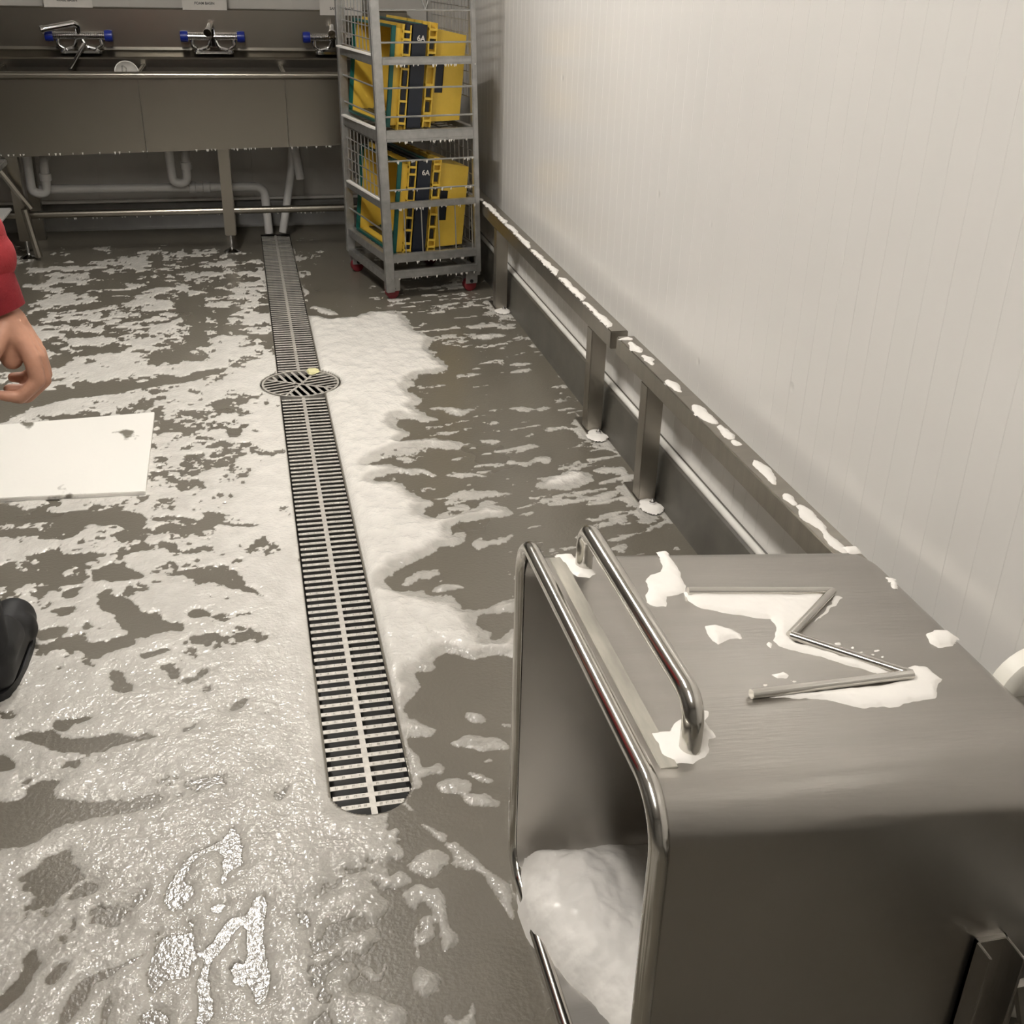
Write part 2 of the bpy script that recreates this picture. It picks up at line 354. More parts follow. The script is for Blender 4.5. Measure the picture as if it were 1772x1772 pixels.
def faucet(x, z, spout, label):
    t = empty('faucet', (x, 6.99, 0)); zb = 1.002
    MB().tube([(-.135, 0, z), (.135, 0, z)], .020, 14).build('body_tube', CHROME, t)
    m = MB()
    for k in range(26): m.lathe([(.021, -.0016), (.0225, 0), (.021, .0016)], (-.125+k*.010, 0, z), axis='x', n=12)
    m.build('ribbed_sleeve', CHROME, t)
    for s in (-1, 1):
        MB().lathe([(.018, -.022), (.029, -.020), (.031, .0), (.029, .020), (.018, .022)], (s*.155, 0, z), axis='x', n=16).build('blue_cap', BLUE, t)
        a = MB().tube(arc([(s*.11, 0, z-.01), (s*.115, 0, z-.05), (s*.085, 0, zb+.02), (s*.085, 0, zb+.004)], .02), .012, 10)
        a.lathe([(.026, zb-.004), (.026, zb+.006), (.018, zb+.014), (.012, zb+.02)], (s*.085, 0, 0), n=14); a.build('inlet', CHROME, t)
        MB().tube(arc([(s*.012, 0, z-.015), (s*.03, 0, zb+.03), (s*.085, 0, zb+.016)], .03), .010, 8).build('yoke', CHROME, t)
    MB().box(-.10, .10, -.028, .02, zb-.002, zb+.010).build('base_plate', CHROME, t, bev=.004)
    if spout == 'left':
        MB().tube(arc([(-.0, 0, z), (-.0, -.01, z+.05), (-.02, -.03, z+.062), (-.17, -.07, z+.035)], .02), [.015]*6+[.016]*0+[.017]*10 if False else .017, 12).build('spout', CHROME, t)
        MB().tube([(-.17, -.07, z+.035), (-.185, -.075, z+.032)], .021, 12).build('aerator', CHROME, t)
        MB().bar((.03, -.05, z-.035), (-.05, -.17, z-.16), .022, .012).build('lever', CHROME, t, bev=.003)
    else:
        MB().tube(arc([(.0, 0, z-.05), (0, -.01, z+.055), (-.012, -.05, z+.06), (-.022, -.16, z+.035)], .025), .016, 12).build('spout', CHROME, t)
        MB().tube([(-.022, -.16, z+.035), (-.024, -.175, z+.030)], .021, 12).build('aerator', CHROME, t)
    return tag(t, label, 'faucet', 'chrome faucets with blue caps on the wash sink')
faucet(-.825, 1.088, 'left', 'leftmost chrome faucet with spout swung to the left and blue end caps')
faucet(-.112, 1.088, 'front', 'middle chrome faucet with spout facing forward and blue end caps')
faucet(.565, 1.088, 'front', 'rightmost chrome faucet with blue end caps, partly behind the wire cart')
def text_mesh(s, size, mt, name, parent, loc, rot=(math.pi/2, 0, 0)):
    cu = bpy.data.curves.new('t', 'FONT'); cu.body = s; cu.size = size; cu.align_x = 'CENTER'; cu.align_y = 'CENTER'; cu.offset = size*.02; cu.extrude = .0002
    ob = bpy.data.objects.new('t', cu); COL.objects.link(ob); dg = bpy.context.evaluated_depsgraph_get()
    me = bpy.data.meshes.new_from_object(ob.evaluated_get(dg)); bpy.data.objects.remove(ob); me.name = name
    me.materials.clear(); o = obj(name, me, mt, parent); o.location = loc; o.rotation_euler = rot; return o
for x0, x1, z0, z1, s, tx, tz, lb in ((-.99, -.738, 1.226, 1.42, 'RINSE BASIN', -.868, 1.262, 'white paper sign above the leftmost faucet, text cut by the frame'),
                                      (-.262, -.02, 1.222, 1.42, 'FOAM BASIN', -.141, 1.256, 'white paper sign reading FOAM BASIN above the middle faucet'),
                                      (.497, .74, 1.203, 1.42, 'SANITIZE BASIN', .622, 1.238, 'white paper sign beside the cart, its text starting SANIT')):
    t = empty('paper_sign', ((x0+x1)/2, 7.045, z0))
    MB().box(-(x1-x0)/2, (x1-x0)/2, -.0012, .0012, 0, z1-z0).build('sheet', PAPER, t)
    text_mesh(s, .019, INK, 'lettering', t, (tx-(x0+x1)/2, -.0016, tz-z0))
    tag(t, lb, 'sign', 'paper signs over the sink')
# cup and pipes
t = empty('plastic_cup', (-.575, 6.62, .90)); cp = MB(); R_ = .062
cp.lathe([(.035, 0), (.055, .05), (.062, .085), (.062, .089), (.058, .089), (.05, .05), (.03, .004)], n=28)
c = cp.build('bowl', mat('clear_plastic', (.82, .80, .76), .2, spec=.6), t); c.rotation_euler = (math.radians(62), 0, .2)
MB().tube(arc([(-.012, -.03, .02), (-.008, -.045, .075), (.012, -.045, .06), (.008, -.03, .02)], .01), .004, 6).build('handle', CHROME, t)
tag(t, 'small clear bowl propped in the sink basin right of the left faucet', 'bowl')
def pipe(pts, label, r=.025, rr=.05, collars=()):
    t = empty('waste_pipe', pts[0]); o = Vector(pts[0])
    MB().tube(arc([Vector(p)-o for p in pts], rr), r, 14).build('pipe', PVC, t)
    for c, ax in collars: MB().lathe([(r+.002, -.02), (r+.007, -.018), (r+.007, .018), (r+.002, .02)], tuple(Vector(c)-o), axis=ax, n=14).build('collar', PVC, t)
    return tag(t, label, 'pipe', 'white waste pipes under the sink')
YP = 6.74
pipe([(-1.155, YP, .555), (-1.16, YP, .295), (-1.08, YP, .29), (-1.075, YP, .47), (-1.075, YP+.12, .47)], 'white U-shaped waste trap beside the left sink leg', .025, .055, [((-1.076, YP, .38), 'z')])
pipe([(-.405, YP, .56), (-.40, YP, .335), (-.32, YP, .335), (-.315, YP, .50), (-.315, YP+.12, .50)], 'white U-shaped waste trap under the middle of the sink', .025, .055, [((-.317, YP, .43), 'z')])
pipe([(-1.13, YP+.08, .300), (.105, YP+.08, .292), (.115, YP+.08, .02)], 'long white horizontal waste pipe bending down to the drain channel', .025, .06, [((-.30, YP+.08, .295), 'x'), ((-.22, YP+.08, .294), 'x')])
pipe([(.29, YP, .565), (.315, YP, .345)], 'short white pipe stub hanging under the sink near the wire cart', .025, .05)
pipe([(.285, YP+.05, .56), (.275, YP+.05, .42), (.195, YP+.05, .03)], 'slanting white waste pipe ending over the drain channel', .023, .08)
# trolley standing at the far left of the sink
t = empty('grey_trolley', (-1.45, 6.3, 0))
MB().tube([(.20, .05, .52), (.33, .1, .28)], .018, 8).build('leg', RAILM, t)
MB().tube([(.10, -.05, .52), (-.05, -.1, .02)], .018, 8).build('leg', GALV, t)
MB().box(-.25, .25, -.2, .12, .50, .53).build('top', GALV, t, bev=.005)
MB().box(-.25, .235, -.22, .10, .268, .285).build('shelf', PVC, t, bev=.004)
MB().tube([(.30, .08, .28), (.33, .1, .02)], .018, 8).build('leg', RAILM, t)
MB().tube([(-.20, .08, .5), (-.22, .1, .02)], .018, 8).build('leg', GALV, t)
tag(t, 'grey trolley with pale shelf at the left end of the sink, mostly out of frame', 'trolley')
# ------------------------------------------------------------------ wire cart
CA = math.radians(12); CW, CD, CH = .462, .63, 1.72
def wire_cart():
    t = empty('wire_cart', (.672, 5.37, 0), CA)
    def P(s, d, z): return (s-(.034-.030*d/CD)*(z-.05), d, z)              # the frame is racked a little to the left
    ps = {}
    for k, (s, d) in {'fl': (-.018, 0), 'fr': (CW-.01, 0), 'bl': (-.018, CD), 'br': (CW-.01, CD)}.items():
        z0 = .04 if k == 'fl' else .10
        MB().bar(P(s, d, z0), P(s, d, CH), .044 if k[1] == 'l' else .028, .030, up=(0, 1, 0)).build('post', GALV, t, bev=.004)
    L, R = -.018, CW-.01
    def wire(p, q, r=.0032, nm='wire'): return MB().tube([P(*p), P(*q)], r, 6).build(nm, GALV, t)
    for z in (1.31, 1.177, .985, .86, .663, .53): wire((L, -.008, z), (R, -.008, z), .0045)
    for k in range(5): wire((L+.09+k*.088, -.006, .455), (L+.09+k*.088, -.006, .20), .003)
    wire((.22, -.006, 1.315), (.17, -.006, 1.46)); wire((.225, -.006, 1.315), (.275, -.006, 1.46))
    for z, h in ((1.10, .034), (.775, .052), (.457, .030), (.205, .042), (.125, .040)):
        m = MB(); p, q = P(L+.02, 0, z), P(R-.01, 0, z)
        m.bar(p, q, .028, h); m.bar((p[0], -.010, z+h*.32), (q[0], -.010, z+h*.32), .012, h*.22); m.bar((p[0], -.010, z-h*.34), (q[0], -.010, z-h*.34), .012, h*.22)
        m.build('front_channel', GALV, t, bev=.002)
    for z, h in ((1.10, .04), (.775, .05), (.457, .035), (.205, .04), (.10, .035)):
        for s in (L, R): MB().bar(P(s, 0, z), P(s, CD, z), .03, h).build('side_channel', GALV, t, bev=.002)
        MB().bar(P(L, CD, z), P(R, CD, z), .028, h).build('rear_channel', GALV, t, bev=.002)
    for z in (.777, .207):                                       # wire decks
        for k in range(9): wire((L+.02, .04+k*.072, z), (R-.02, .04+k*.072, z), .0035, 'deck_wire')
        for k in range(6): wire((L+.05+k*.075, .0, z+.004), (L+.05+k*.075, CD, z+.004), .0035, 'deck_wire')
    for s, z0, z1, nd in ((L, 1.13, 1.40, 10), (L, .48, .74, 10), (R, .93, 1.6, 12), (R, .24, .74, 10)):   # mesh side panels
        for k in range(nd): wire((s, .035+k*(CD-.07)/(nd-1), z0), (s, .035+k*(CD-.07)/(nd-1), z1), .0026, 'mesh_wire')
        nz = int((z1-z0)/.052)
        for k in range(nz+1): wire((s, .02, z0+k*(z1-z0)/nz), (s, CD-.02, z0+k*(z1-z0)/nz), .0026, 'mesh_wire')
    for z in (.985, .33, .86): wire((L, 0, z), (L, CD, z), .0045, 'side_wire')
    for k in range(6): wire((L+.06+k*.075, CD, .22), (L+.06+k*.075, CD, .74), .0028, 'mesh_wire')
    for s in (.0, CW-.045):
        for d in (.03, CD-.04):
            cst = MB().box(s-.030, s+.034, d-.028, d-.022, .042, .105).box(s-.030, s+.034, d+.022, d+.028, .042, .105).box(s-.030, s+.034, d-.028, d+.028, .098, .106).build('castor', GALV, t, bev=.002)
            MB().lathe([(.028, -.018), (.033, -.014), (.033, .014), (.028, .018)], (s, d, .033), axis='y', n=20).build('wheel', RED, cst)
            MB().lathe([(.009, -.033), (.009, .033)], (s, d, .055), axis='y', n=8).build('axle', BLACKP, cst)
    drips([((L+.03, -.012, z), (R-.02, -.012, z)) for z in (.75, .442, .185, .106, 1.083)]+[((L+.02-.03, -.008, z), (R-.03, -.008, z)) for z in (.66, .528)], 16, t)
    # soap along the left side channels
    m = MB()
    for z in (1.122, .80, .476): m.bar((P(L, 0, z)[0], .04, z), (P(L, 0, z)[0], CD-.05, z), .02, .008)
    o = m.build('foam_lines', FOAMW, t); o['kind'] = 'stuff'; o['label'] = 'white foam lying along the side channels'
    return tag(t, 'tall galvanised wire roll cart with crates on two decks beside the right wall', 'cart')
wire_cart()
# ------------------------------------------------------------------ crates: a = nesting axis (mouth at 0), b = length, c = height when stood on the side
def crate_meshes(colm, lipm):
    hb0, hc0, hb1, hc1, A = .285, .213, .262, .188, .25
    def q(a, b, c):                                          # b, c in -1..1
        k = a/A; return (a, b*(hb0+(hb1-hb0)*k), c*(hc0+(hc1-hc0)*k))
    m = MB(); aa = [0, .105, .148, A]; cc = [-1, -.36, .36, 1]
    T = .004
    for sb in (-1, 1):
        for off in (0, T/hb0):
            for i in range(3):
                for j in range(3):
                    if i == 1 and j == 1 and sb < 0: continue
                    m.add([q(aa[i], sb*(1-off), cc[j]), q(aa[i+1], sb*(1-off), cc[j]), q(aa[i+1], sb*(1-off), cc[j+1]), q(aa[i], sb*(1-off), cc[j+1])], [(0, 1, 2, 3)])
    for sc in (-1, 1):
        for off in (0, T/hc0):
            m.add([q(0, -1, sc*(1-off)), q(A, -1, sc*(1-off)), q(A, 1, sc*(1-off)), q(0, 1, sc*(1-off))], [(0, 1, 2, 3)])
    m.add([q(A, -1, -1), q(A, 1, -1), q(A, 1, 1), q(A, -1, 1)], [(0, 1, 2, 3)]); m.add([q(A-T, -1, -1), q(A-T, 1, -1), q(A-T, 1, 1), q(A-T, -1, 1)], [(3, 2, 1, 0)])
    body = m.mesh('body', 0, 30); body.materials.append(colm)
    def ring(a0, a1, g0, g1):                                # rectangular ring round the mouth
        mm = MB(); o = []
        for a, g in ((a0, g0), (a0, g1), (a1, g1), (a1, g0)):
            o.append([(a, sb*(hb0+g), sc*(hc0+g)) for sb, sc in ((-1, -1), (1, -1), (1, 1), (-1, 1))])
        v = [p for r in o for p in r]; f = []
        for r in range(4):
            for k in range(4): f.append((r*4+k, r*4+(k+1) % 4, ((r+1) % 4)*4+(k+1) % 4, ((r+1) % 4)*4+k))
        return mm.add(v, f)
    f = ring(.050, .054, -.006, .016); r2 = ring(.086, .090, -.008, .014); f.add(r2.v, r2.f)
    for sb in (-1, 1):
        for c in (-.198, -.165, -.10, -.04, .04, .10, .165, .198):
            f.box(.050, .090, sb*(hb0+.004)-.011, sb*(hb0+.004)+.011, c-.005, c+.005)
    for sc in (-1, 1):
        for b in (-.27, -.2, -.1, 0, .1, .2, .27): f.box(.050, .090, b-.005, b+.005, sc*(hc0+.004)-.011, sc*(hc0+.004)+.011)
    if colm is NAVY: f = ring(.030, .098, -.010, .012)
    fl = f.mesh('flange', 0, 30); fl.materials.append(colm)
    lip = ring(-.002, .018, -.006, .006).mesh('lip', .001, 30); lip.materials.append(lipm)
    sm = MB().box(.060, .079, -hb0-.006, -hb0+.006, -.022, .022).mesh('slot', 0, 0); sm.materials.append(DARK)
    return body, fl, lip, sm
CRY = crate_meshes(YEL, TEAL); CRN = crate_meshes(NAVY, NAVY)
def crate(ms, s, zbase, lean, dvs, label, marks=False):
    ca, sa = math.cos(CA), math.sin(CA); c = .672+ca*s-sa*dvs, 5.37+sa*s+ca*dvs
    t = empty('crate', (c[0], c[1], zbase))
    M = Matrix.Rotation(CA, 4, 'Z') @ Matrix.Rotation(math.radians(lean), 4, 'Y')
    t.rotation_euler = M.to_euler()
    for n, me in zip(('body', 'flange', 'lip'), ms): obj(n, me, None, t).location = (0, 0, .230)
    if ms is CRY:
        for z in (-.137, -.07, .07, .137): obj('slot', ms[3], None, t).location = (0, 0, .230+z)
    if marks:
        text_mesh('6A', .034, PAPER, 'marking', t, (.070, -.3015, .230+.165))
    return tag(t, label, 'crate', 'crates stacked in the wire cart')
for zb, sh, hl in ((.795, .0, 'upper'), (.20, .03, 'lower')):
    lean = 5.5
    crate(CRY, .125+sh*.5, zb+.012, lean, .335, f'rightmost yellow crate on the {hl} cart deck, its side wall with handle slot showing')
    crate(CRN, .066+sh*.5, zb+.008, lean, .335, f'black crate nested between the two yellow crates on the {hl} cart deck', True)
    crate(CRY, -.002+sh*.5, zb+.004, lean, .335, f'leftmost yellow crate on the {hl} cart deck, open mouth facing left')
# ------------------------------------------------------------------ tipped steel tub
TX0, TX1 = .392, 1.0
def ztop(x): return .702-.05*(x-TX0)/(TX1-TX0)
def tp(P, dz=0.0):                       # points of the tub's upward side
    out = []
    for a, b in P:
        x, y = on_z(a, b, .675)
        for _ in range(3): x, y = on_z(a, b, ztop(x)+dz)
        out.append((x, y))
    return out
def tub():
    t = empty('steel_tub', (.70, 1.2, 0)); o = Vector((.70, 1.2, 0))
    def sec(x, ins=0.0, rr=None):
        k = (x-TX0)/(TX1-TX0)
        y0, y1, z0, z1 = .888+.012*k+ins, 1.522-.008*k-ins, .014+.016*k+ins, .702-.05*k-ins
        return [(x-o.x, y-o.y, z) for y, z in rrect(y0, y1, z0, z1, (rr or .062)-ins*.3)]
    def loft(secs, name, mt, par, capend=True):
        m = MB(); n = len(secs[0]); m.add([p for s in secs for p in s], [(i*n+k, i*n+(k+1) % n, (i+1)*n+(k+1) % n, (i+1)*n+k) for i in range(len(secs)-1) for k in range(n)])
        if capend: m.f.append(tuple((len(secs)-1)*n+k for k in range(n)))
        return m.build(name, mt, par, smooth=50)
    rb = .045; out = [sec(TX0), sec(TX1-rb)]
    for k in range(1, 7):
        a = math.pi/2*k/6; out.append(sec(TX1-rb+rb*math.sin(a), rb*(1-math.cos(a)), .075))
    loft(out, 'shell', TUBS, t)
    inn = [sec(TX0, .004), sec(TX1-rb-.004, .004)]
    for k in range(1, 7):
        a = math.pi/2*k/6; inn.append(sec(TX1-rb-.004+rb*math.sin(a), .004+rb*(1-math.cos(a)), .075))
    loft(inn, 'inner_lining', TUBS, t)
    MB().tube([(TX0-o.x, y-o.y, z) for y, z in rrect(.876, 1.534, .012, .712, .066, 8)], .0125, 14, closed=True).build('rim_tube', POLISH, t)
    # flat strip behind the rim
    MB().box(.418-o.x, .440-o.x, .955-o.y, 1.47-o.y, .690, .7008).build('weld_strip', STRIPM, t, bev=.0006)
    hx = .466
    MB().tube([Vector(p)-o for p in arc([(hx, 1.440, ztop(hx)-.004), (hx, 1.440, .768), (hx, .985, .768), (hx, .985, ztop(hx)-.004)], .045, 8)], .0135, 16).build('handle', POLISH, t)
    pts = tp([(1190, 1023), (1440, 1023), (1368, 1099), (1578, 1167), (1300, 1201)], .006)
    for a, b in zip(pts[:-1], pts[1:]):
        MB().tube([(a[0]-o.x, a[1]-o.y, ztop(a[0])+.006), (b[0]-o.x, b[1]-o.y, ztop(b[0])+.006)], .0068, 12).build('letter_rod', POLISH, t)
    # lifting channel on the near side
    for x, z1 in ((.893, .385),):
        m = MB().box(x-.024-o.x, x-.020-o.x, .862-o.y, .901-o.y, .06, z1).box(x+.020-o.x, x+.024-o.x, .852-o.y, .901-o.y, .06, z1).box(x-.024-o.x, x+.024-o.x, .890-o.y, .901-o.y, .06, z1)
        m.build('lifting_channel', TUBS, t, bev=.001)
    MB().add([(.925-o.x, .86-o.y, .32), (1.0-o.x, .86-o.y, .325), (1.0-o.x, .86-o.y, .16), (.96-o.x, .86-o.y, .22), (.925-o.x, .872-o.y, .32), (1.0-o.x, .872-o.y, .325), (1.0-o.x, .872-o.y, .16), (.96-o.x, .872-o.y, .22)], [(0, 1, 2, 3), (7, 6, 5, 4), (0, 4, 5, 1), (1, 5, 6, 2), (2, 6, 7, 3), (3, 7, 4, 0)]).build('lifting_plate', STEEL, t)
    for y, z in ((1.165, .565), (1.0, .14), (1.42, .14)):                # castors on the base
        f = MB().box(TX1-.012-o.x, TX1+.006-o.x, y-o.y-.045, y-o.y+.045, z-.045, z+.045)
        f.bar((TX1-o.x, y-o.y-.026, z), (1.115-o.x, y-o.y-.026, z), .03, .005, up=(0, 1, 0)); f.bar((TX1-o.x, y-o.y+.026, z), (1.115-o.x, y-o.y+.026, z), .03, .005, up=(0, 1, 0))
        cf = f.build('castor_fork', STEEL, t, bev=.001)
        MB().lathe([(.052, -.016), (.056, -.019), (.072, -.019), (.078, -.014), (.078, .014), (.072, .019), (.056, .019), (.052, .016)], (1.108-o.x, y-o.y, z), axis='y', n=36).build('wheel', WHITEP, cf)
        MB().lathe([(.054, -.013), (.054, .013)], (1.108-o.x, y-o.y, z), axis='y', n=24).build('wheel_hub', PVC, cf)
    return tag(t, 'stainless steel tub tipped on its side with handle and zigzag rods on top', 'tub')
tub()
# ------------------------------------------------------------------ foam
class Noise:
    def __init__(s, seed): s.p = np.random.default_rng(seed).random((256, 256))
    def at(s, x, y):
        xi = np.floor(x).astype(int); yi = np.floor(y).astype(int); fx = x-xi; fy = y-yi
        fx = fx*fx*(3-2*fx); fy = fy*fy*(3-2*fy); g = lambda a, b: s.p[a % 256, b % 256]
        return (g(xi, yi)*(1-fx)+g(xi+1, yi)*fx)*(1-fy)+(g(xi, yi+1)*(1-fx)+g(xi+1, yi+1)*fx)*fy
    def fbm(s, x, y, o=4, gain=.5):
        a = 1; t = 0; r = 0
        for k in range(o): r = r+a*s.at(x*2**k+17.3*k, y*2**k+5.1*k); t += a; a *= gain
        return r/t*2-1
def sdf_poly(X, Y, P, reach=.12):              # signed distance, + inside; far points are left at -reach
    P = np.asarray(P, float); out = np.full(X.shape, -reach)
    mk = (X > P[:, 0].min()-reach) & (X < P[:, 0].max()+reach) & (Y > P[:, 1].min()-reach) & (Y < P[:, 1].max()+reach)
    if not mk.any(): return out
    x, y = X[mk], Y[mk]; d = np.full(x.shape, 1e9); ins = np.zeros(x.shape, bool)
    for i in range(len(P)):
        a, b = P[i-1], P[i]; e = b-a; t = np.clip(((x-a[0])*e[0]+(y-a[1])*e[1])/max(e@e, 1e-12), 0, 1)
        d = np.minimum(d, np.hypot(x-a[0]-e[0]*t, y-a[1]-e[1]*t))
        c = (a[1] > y) != (b[1] > y); xx = a[0]+(y-a[1])*e[0]/(e[1] if abs(e[1]) > 1e-9 else 1e-9); ins ^= c & (x < xx)
    out[mk] = np.where(ins, d, -d); return np.maximum(out, -reach)
def grid_mesh(name, V3, cover, keep, mt, label, extra=None):
    ny, nx = keep.shape
    kq = keep[:-1, :-1] | keep[1:, :-1] | keep[:-1, 1:] | keep[1:, 1:]
    idx = np.arange(ny*nx).reshape(ny, nx); q = np.stack([idx[:-1, :-1], idx[:-1, 1:], idx[1:, 1:], idx[1:, :-1]], -1)[kq]
    used, inv = np.unique(q, return_inverse=True); v = V3.reshape(-1, 3)[used]; q = inv.reshape(-1, 4)
    me = bpy.data.meshes.new(name); me.vertices.add(len(v)); me.vertices.foreach_set('co', v.astype(np.float32).ravel())
    me.loops.add(q.size); me.loops.foreach_set('vertex_index', q.astype(np.int32).ravel())
    me.polygons.add(len(q)); me.polygons.foreach_set('loop_start', np.arange(0, q.size, 4, dtype=np.int32)); me.polygons.foreach_set('loop_total', np.full(len(q), 4, np.int32))
    me.update(calc_edges=True); me.validate(); me.shade_smooth()
    if cover is not None:
        a = me.attributes.new('cover', 'FLOAT', 'POINT'); a.data.foreach_set('value', cover.ravel()[used].astype(np.float32))
    return tag(obj(name, me, mt), label, 'foam', kind='stuff')
BLOBS = [  # outlines of the foam masses and islands, as seen in the photograph, laid on the floor
 [(538,545),(580,552),(620,548),(640,538),(697,542),(707,558),(712,570),(735,578),(755,585),(745,595),(748,605),(760,615),(768,624),(785,640),(765,647),(745,648),(720,650),(717,663),(708,672),(725,690),(730,698),(715,700),(730,708),(740,720),(755,725),(745,730),(712,728),(690,722),(678,718),(692,726),(680,730),(700,742),(715,748),(712,755),(697,765),(720,764),(760,760),(790,762),(808,767),(805,775),(770,774),(720,777),(690,780),(655,790),(648,798),(627,803),(690,804),(745,811),(758,822),(715,820),(680,817),(660,826),(640,831),(690,835),(705,840),(708,850),(730,860),(752,870),(750,876),(730,880),(735,893),(755,897),(800,885),(830,870),(845,862),(860,868),(845,875),(890,880),(880,898),(830,895),(800,905),(780,915),(770,928),(800,925),(815,935),(790,945),(755,945),(750,960),(720,968),(690,980),(700,984),(690,995),(662,998),(670,1010),(675,1022),(700,1024),(730,1020),(740,1027),(765,1033),(800,1040),(802,1055),(830,1056),(850,1052),(880,1035),(905,1032),(905,1062),(880,1060),(850,1061),(830,1065),(825,1076),(840,1090),(850,1110),(880,1090),(905,1090),(905,1138),(870,1138),(845,1133),(820,1141),(790,1135),(770,1130),(760,1140),(745,1145),(760,1160),(745,1168),(720,1165),(715,1172),(730,1185),(735,1196),(725,1210),(705,1222),(715,1235),(740,1250),(762,1258),(760,1275),(740,1282),(715,1280),(710,1292),(725,1305),(733,1326),(765,1322),(768,1332),(740,1340),(735,1345),(740,1352),(735,1364),(718,1370),(722,1382),(712,1388),(720,1402),(712,1404),(695,1392),(600,1392),(540,1200),(500,900),(470,600),(520,545)],
 [(530,530),(560,533),(592,541),(588,546),(550,540)], [(522,490),(536,497),(533,510),(524,515)],
 [(740,707),(775,703),(790,705),(820,706),(808,718),(790,720),(760,712)], [(873,707),(905,703),(922,706),(930,712),(900,712)], [(832,732),(860,730),(890,729),(862,737)],
 [(757,745),(790,741),(822,741),(800,748),(770,747)], [(840,764),(872,760),(870,768),(850,770)], [(685,783),(700,777),(735,778),(728,788),(700,788)], [(684,795),(725,793),(722,799),(700,799)],
 [(765,820),(800,812),(850,819),(830,825),(790,825)], [(885,803),(940,794),(955,798),(920,805)], [(772,857),(835,847),(895,852),(850,860),(790,862)], [(770,875),(812,872),(805,880),(780,881)],
 [(887,890),(933,881),(915,893),(890,897)], [(925,842),(950,823),(990,815),(1025,818),(1030,830),(1000,845),(960,851),(930,850)], [(945,873),(1000,860),(1060,850),(1085,845),(1080,858),(1020,866),(985,873)],
 [(1020,815),(1050,808),(1100,812),(1070,820)], [(1030,840),(1070,822),(1095,818),(1080,833),(1050,843)], [(808,946),(850,926),(880,922),(895,912),(900,922),(880,935),(840,949)],
 [(985,926),(1010,913),(1035,905),(1030,918),(1000,929)], [(1040,935),(1080,922),(1165,901),(1163,908),(1100,923),(1060,936)], [(930,745),(980,740),(1010,742),(1000,748),(950,748)],
 [(755,593),(785,587),(797,590),(770,597)], [(805,584),(835,575),(880,580),(850,588)], [(790,567),(850,561),(880,563),(840,569)], [(720,566),(740,559),(732,568)], [(905,600),(925,594),(930,600)], [(960,650),(985,655),(975,660)],
 [(885,630),(905,625),(910,630),(895,633)], [(790,650),(810,647),(808,652)],
 [(693,1014),(705,995),(730,983),(760,980),(765,988),(755,994),(720,1006)], [(740,1022),(770,1007),(790,1010),(805,1021),(780,1027),(765,1030)],
 [(802,1236),(830,1237),(842,1247),(830,1255),(815,1250)], [(787,1284),(810,1273),(850,1275),(890,1279),(890,1297),(840,1299),(800,1291)], [(852,1256),(889,1252),(889,1261)], [(833,1317),(845,1313),(856,1316),(845,1321)],
 [(803,1338),(830,1340),(857,1350),(845,1355),(825,1349)], [(752,1357),(780,1346),(810,1352),(816,1358),(800,1370),(770,1371)], [(800,1378),(830,1370),(856,1382),(861,1391),(840,1395),(820,1389)],
 [(727,1420),(750,1427),(771,1440),(766,1452),(745,1441)], [(765,1453),(785,1455),(800,1467),(820,1477),(832,1494),(850,1513),(873,1525),(885,1540),(890,1600),(884,1596),(870,1562),(850,1531),(825,1502),(800,1499),(783,1489),(778,1470)],
 [(666,1471),(674,1461),(688,1459),(698,1470),(692,1480),(676,1485)], [(671,1518),(680,1505),(692,1502),(705,1515),(700,1528),(686,1532)],
 [(695,1490),(720,1478),(745,1468),(768,1480),(762,1500),(742,1518),(725,1508),(705,1500)], [(692,1545),(705,1535),(718,1524),(740,1541),(757,1541),(768,1560),(778,1590),(783,1612),(797,1625),(793,1638),(775,1652),(765,1640),(760,1610),(745,1570),(735,1558),(726,1555),(720,1571),(708,1568),(702,1555)],
 [(727,1585),(743,1578),(755,1600),(754,1622),(735,1641),(722,1630),(730,1605)], [(711,1697),(730,1672),(750,1682),(768,1690),(766,1717),(750,1724),(738,1733),(725,1717)], [(763,1762),(775,1756),(790,1765),(805,1757),(812,1723),(822,1735),(826,1757),(820,1790),(770,1790)],
 [(535,1570),(560,1550),(590,1530),(610,1505),(640,1500),(640,1530),(655,1545),(672,1550),(679,1565),(672,1581),(655,1588),(656,1602),(640,1596),(632,1580),(600,1595),(572,1605),(565,1625),(550,1636),(540,1617),(545,1600)],
 [(538,1662),(570,1640),(600,1620),(640,1604),(667,1604),(666,1627),(645,1640),(630,1657),(605,1650),(580,1658),(560,1672),(545,1670)],
 [(558,1700),(573,1678),(605,1663),(621,1680),(612,1697),(597,1702),(610,1722),(640,1715),(662,1735),(690,1739),(706,1755),(706,1800),(575,1800),(568,1740),(575,1722),(562,1715)], [(621,1687),(630,1674),(645,1676),(650,1692),(640,1701)],
 [(720,1598),(724,1600),(722,1640),(728,1660),(723,1655)] ]
LEFTMASS = [(455,425),(468,520),(478,640),(440,665),(490,690),(520,960),(555,1270),(572,1370),(600,1400),(645,1415),(685,1405),(678,1430),(664,1460),(655,1476),(640,1478),(630,1502),(605,1505),(575,1490),(572,1502),(560,1530),(525,1540),(522,1570),(528,1600),(520,1640),(530,1690),(556,1732),(520,1750),(510,1800),(300,1900),(-150,1900),(-330,1200),(-360,800),(-330,430),(0,430)]
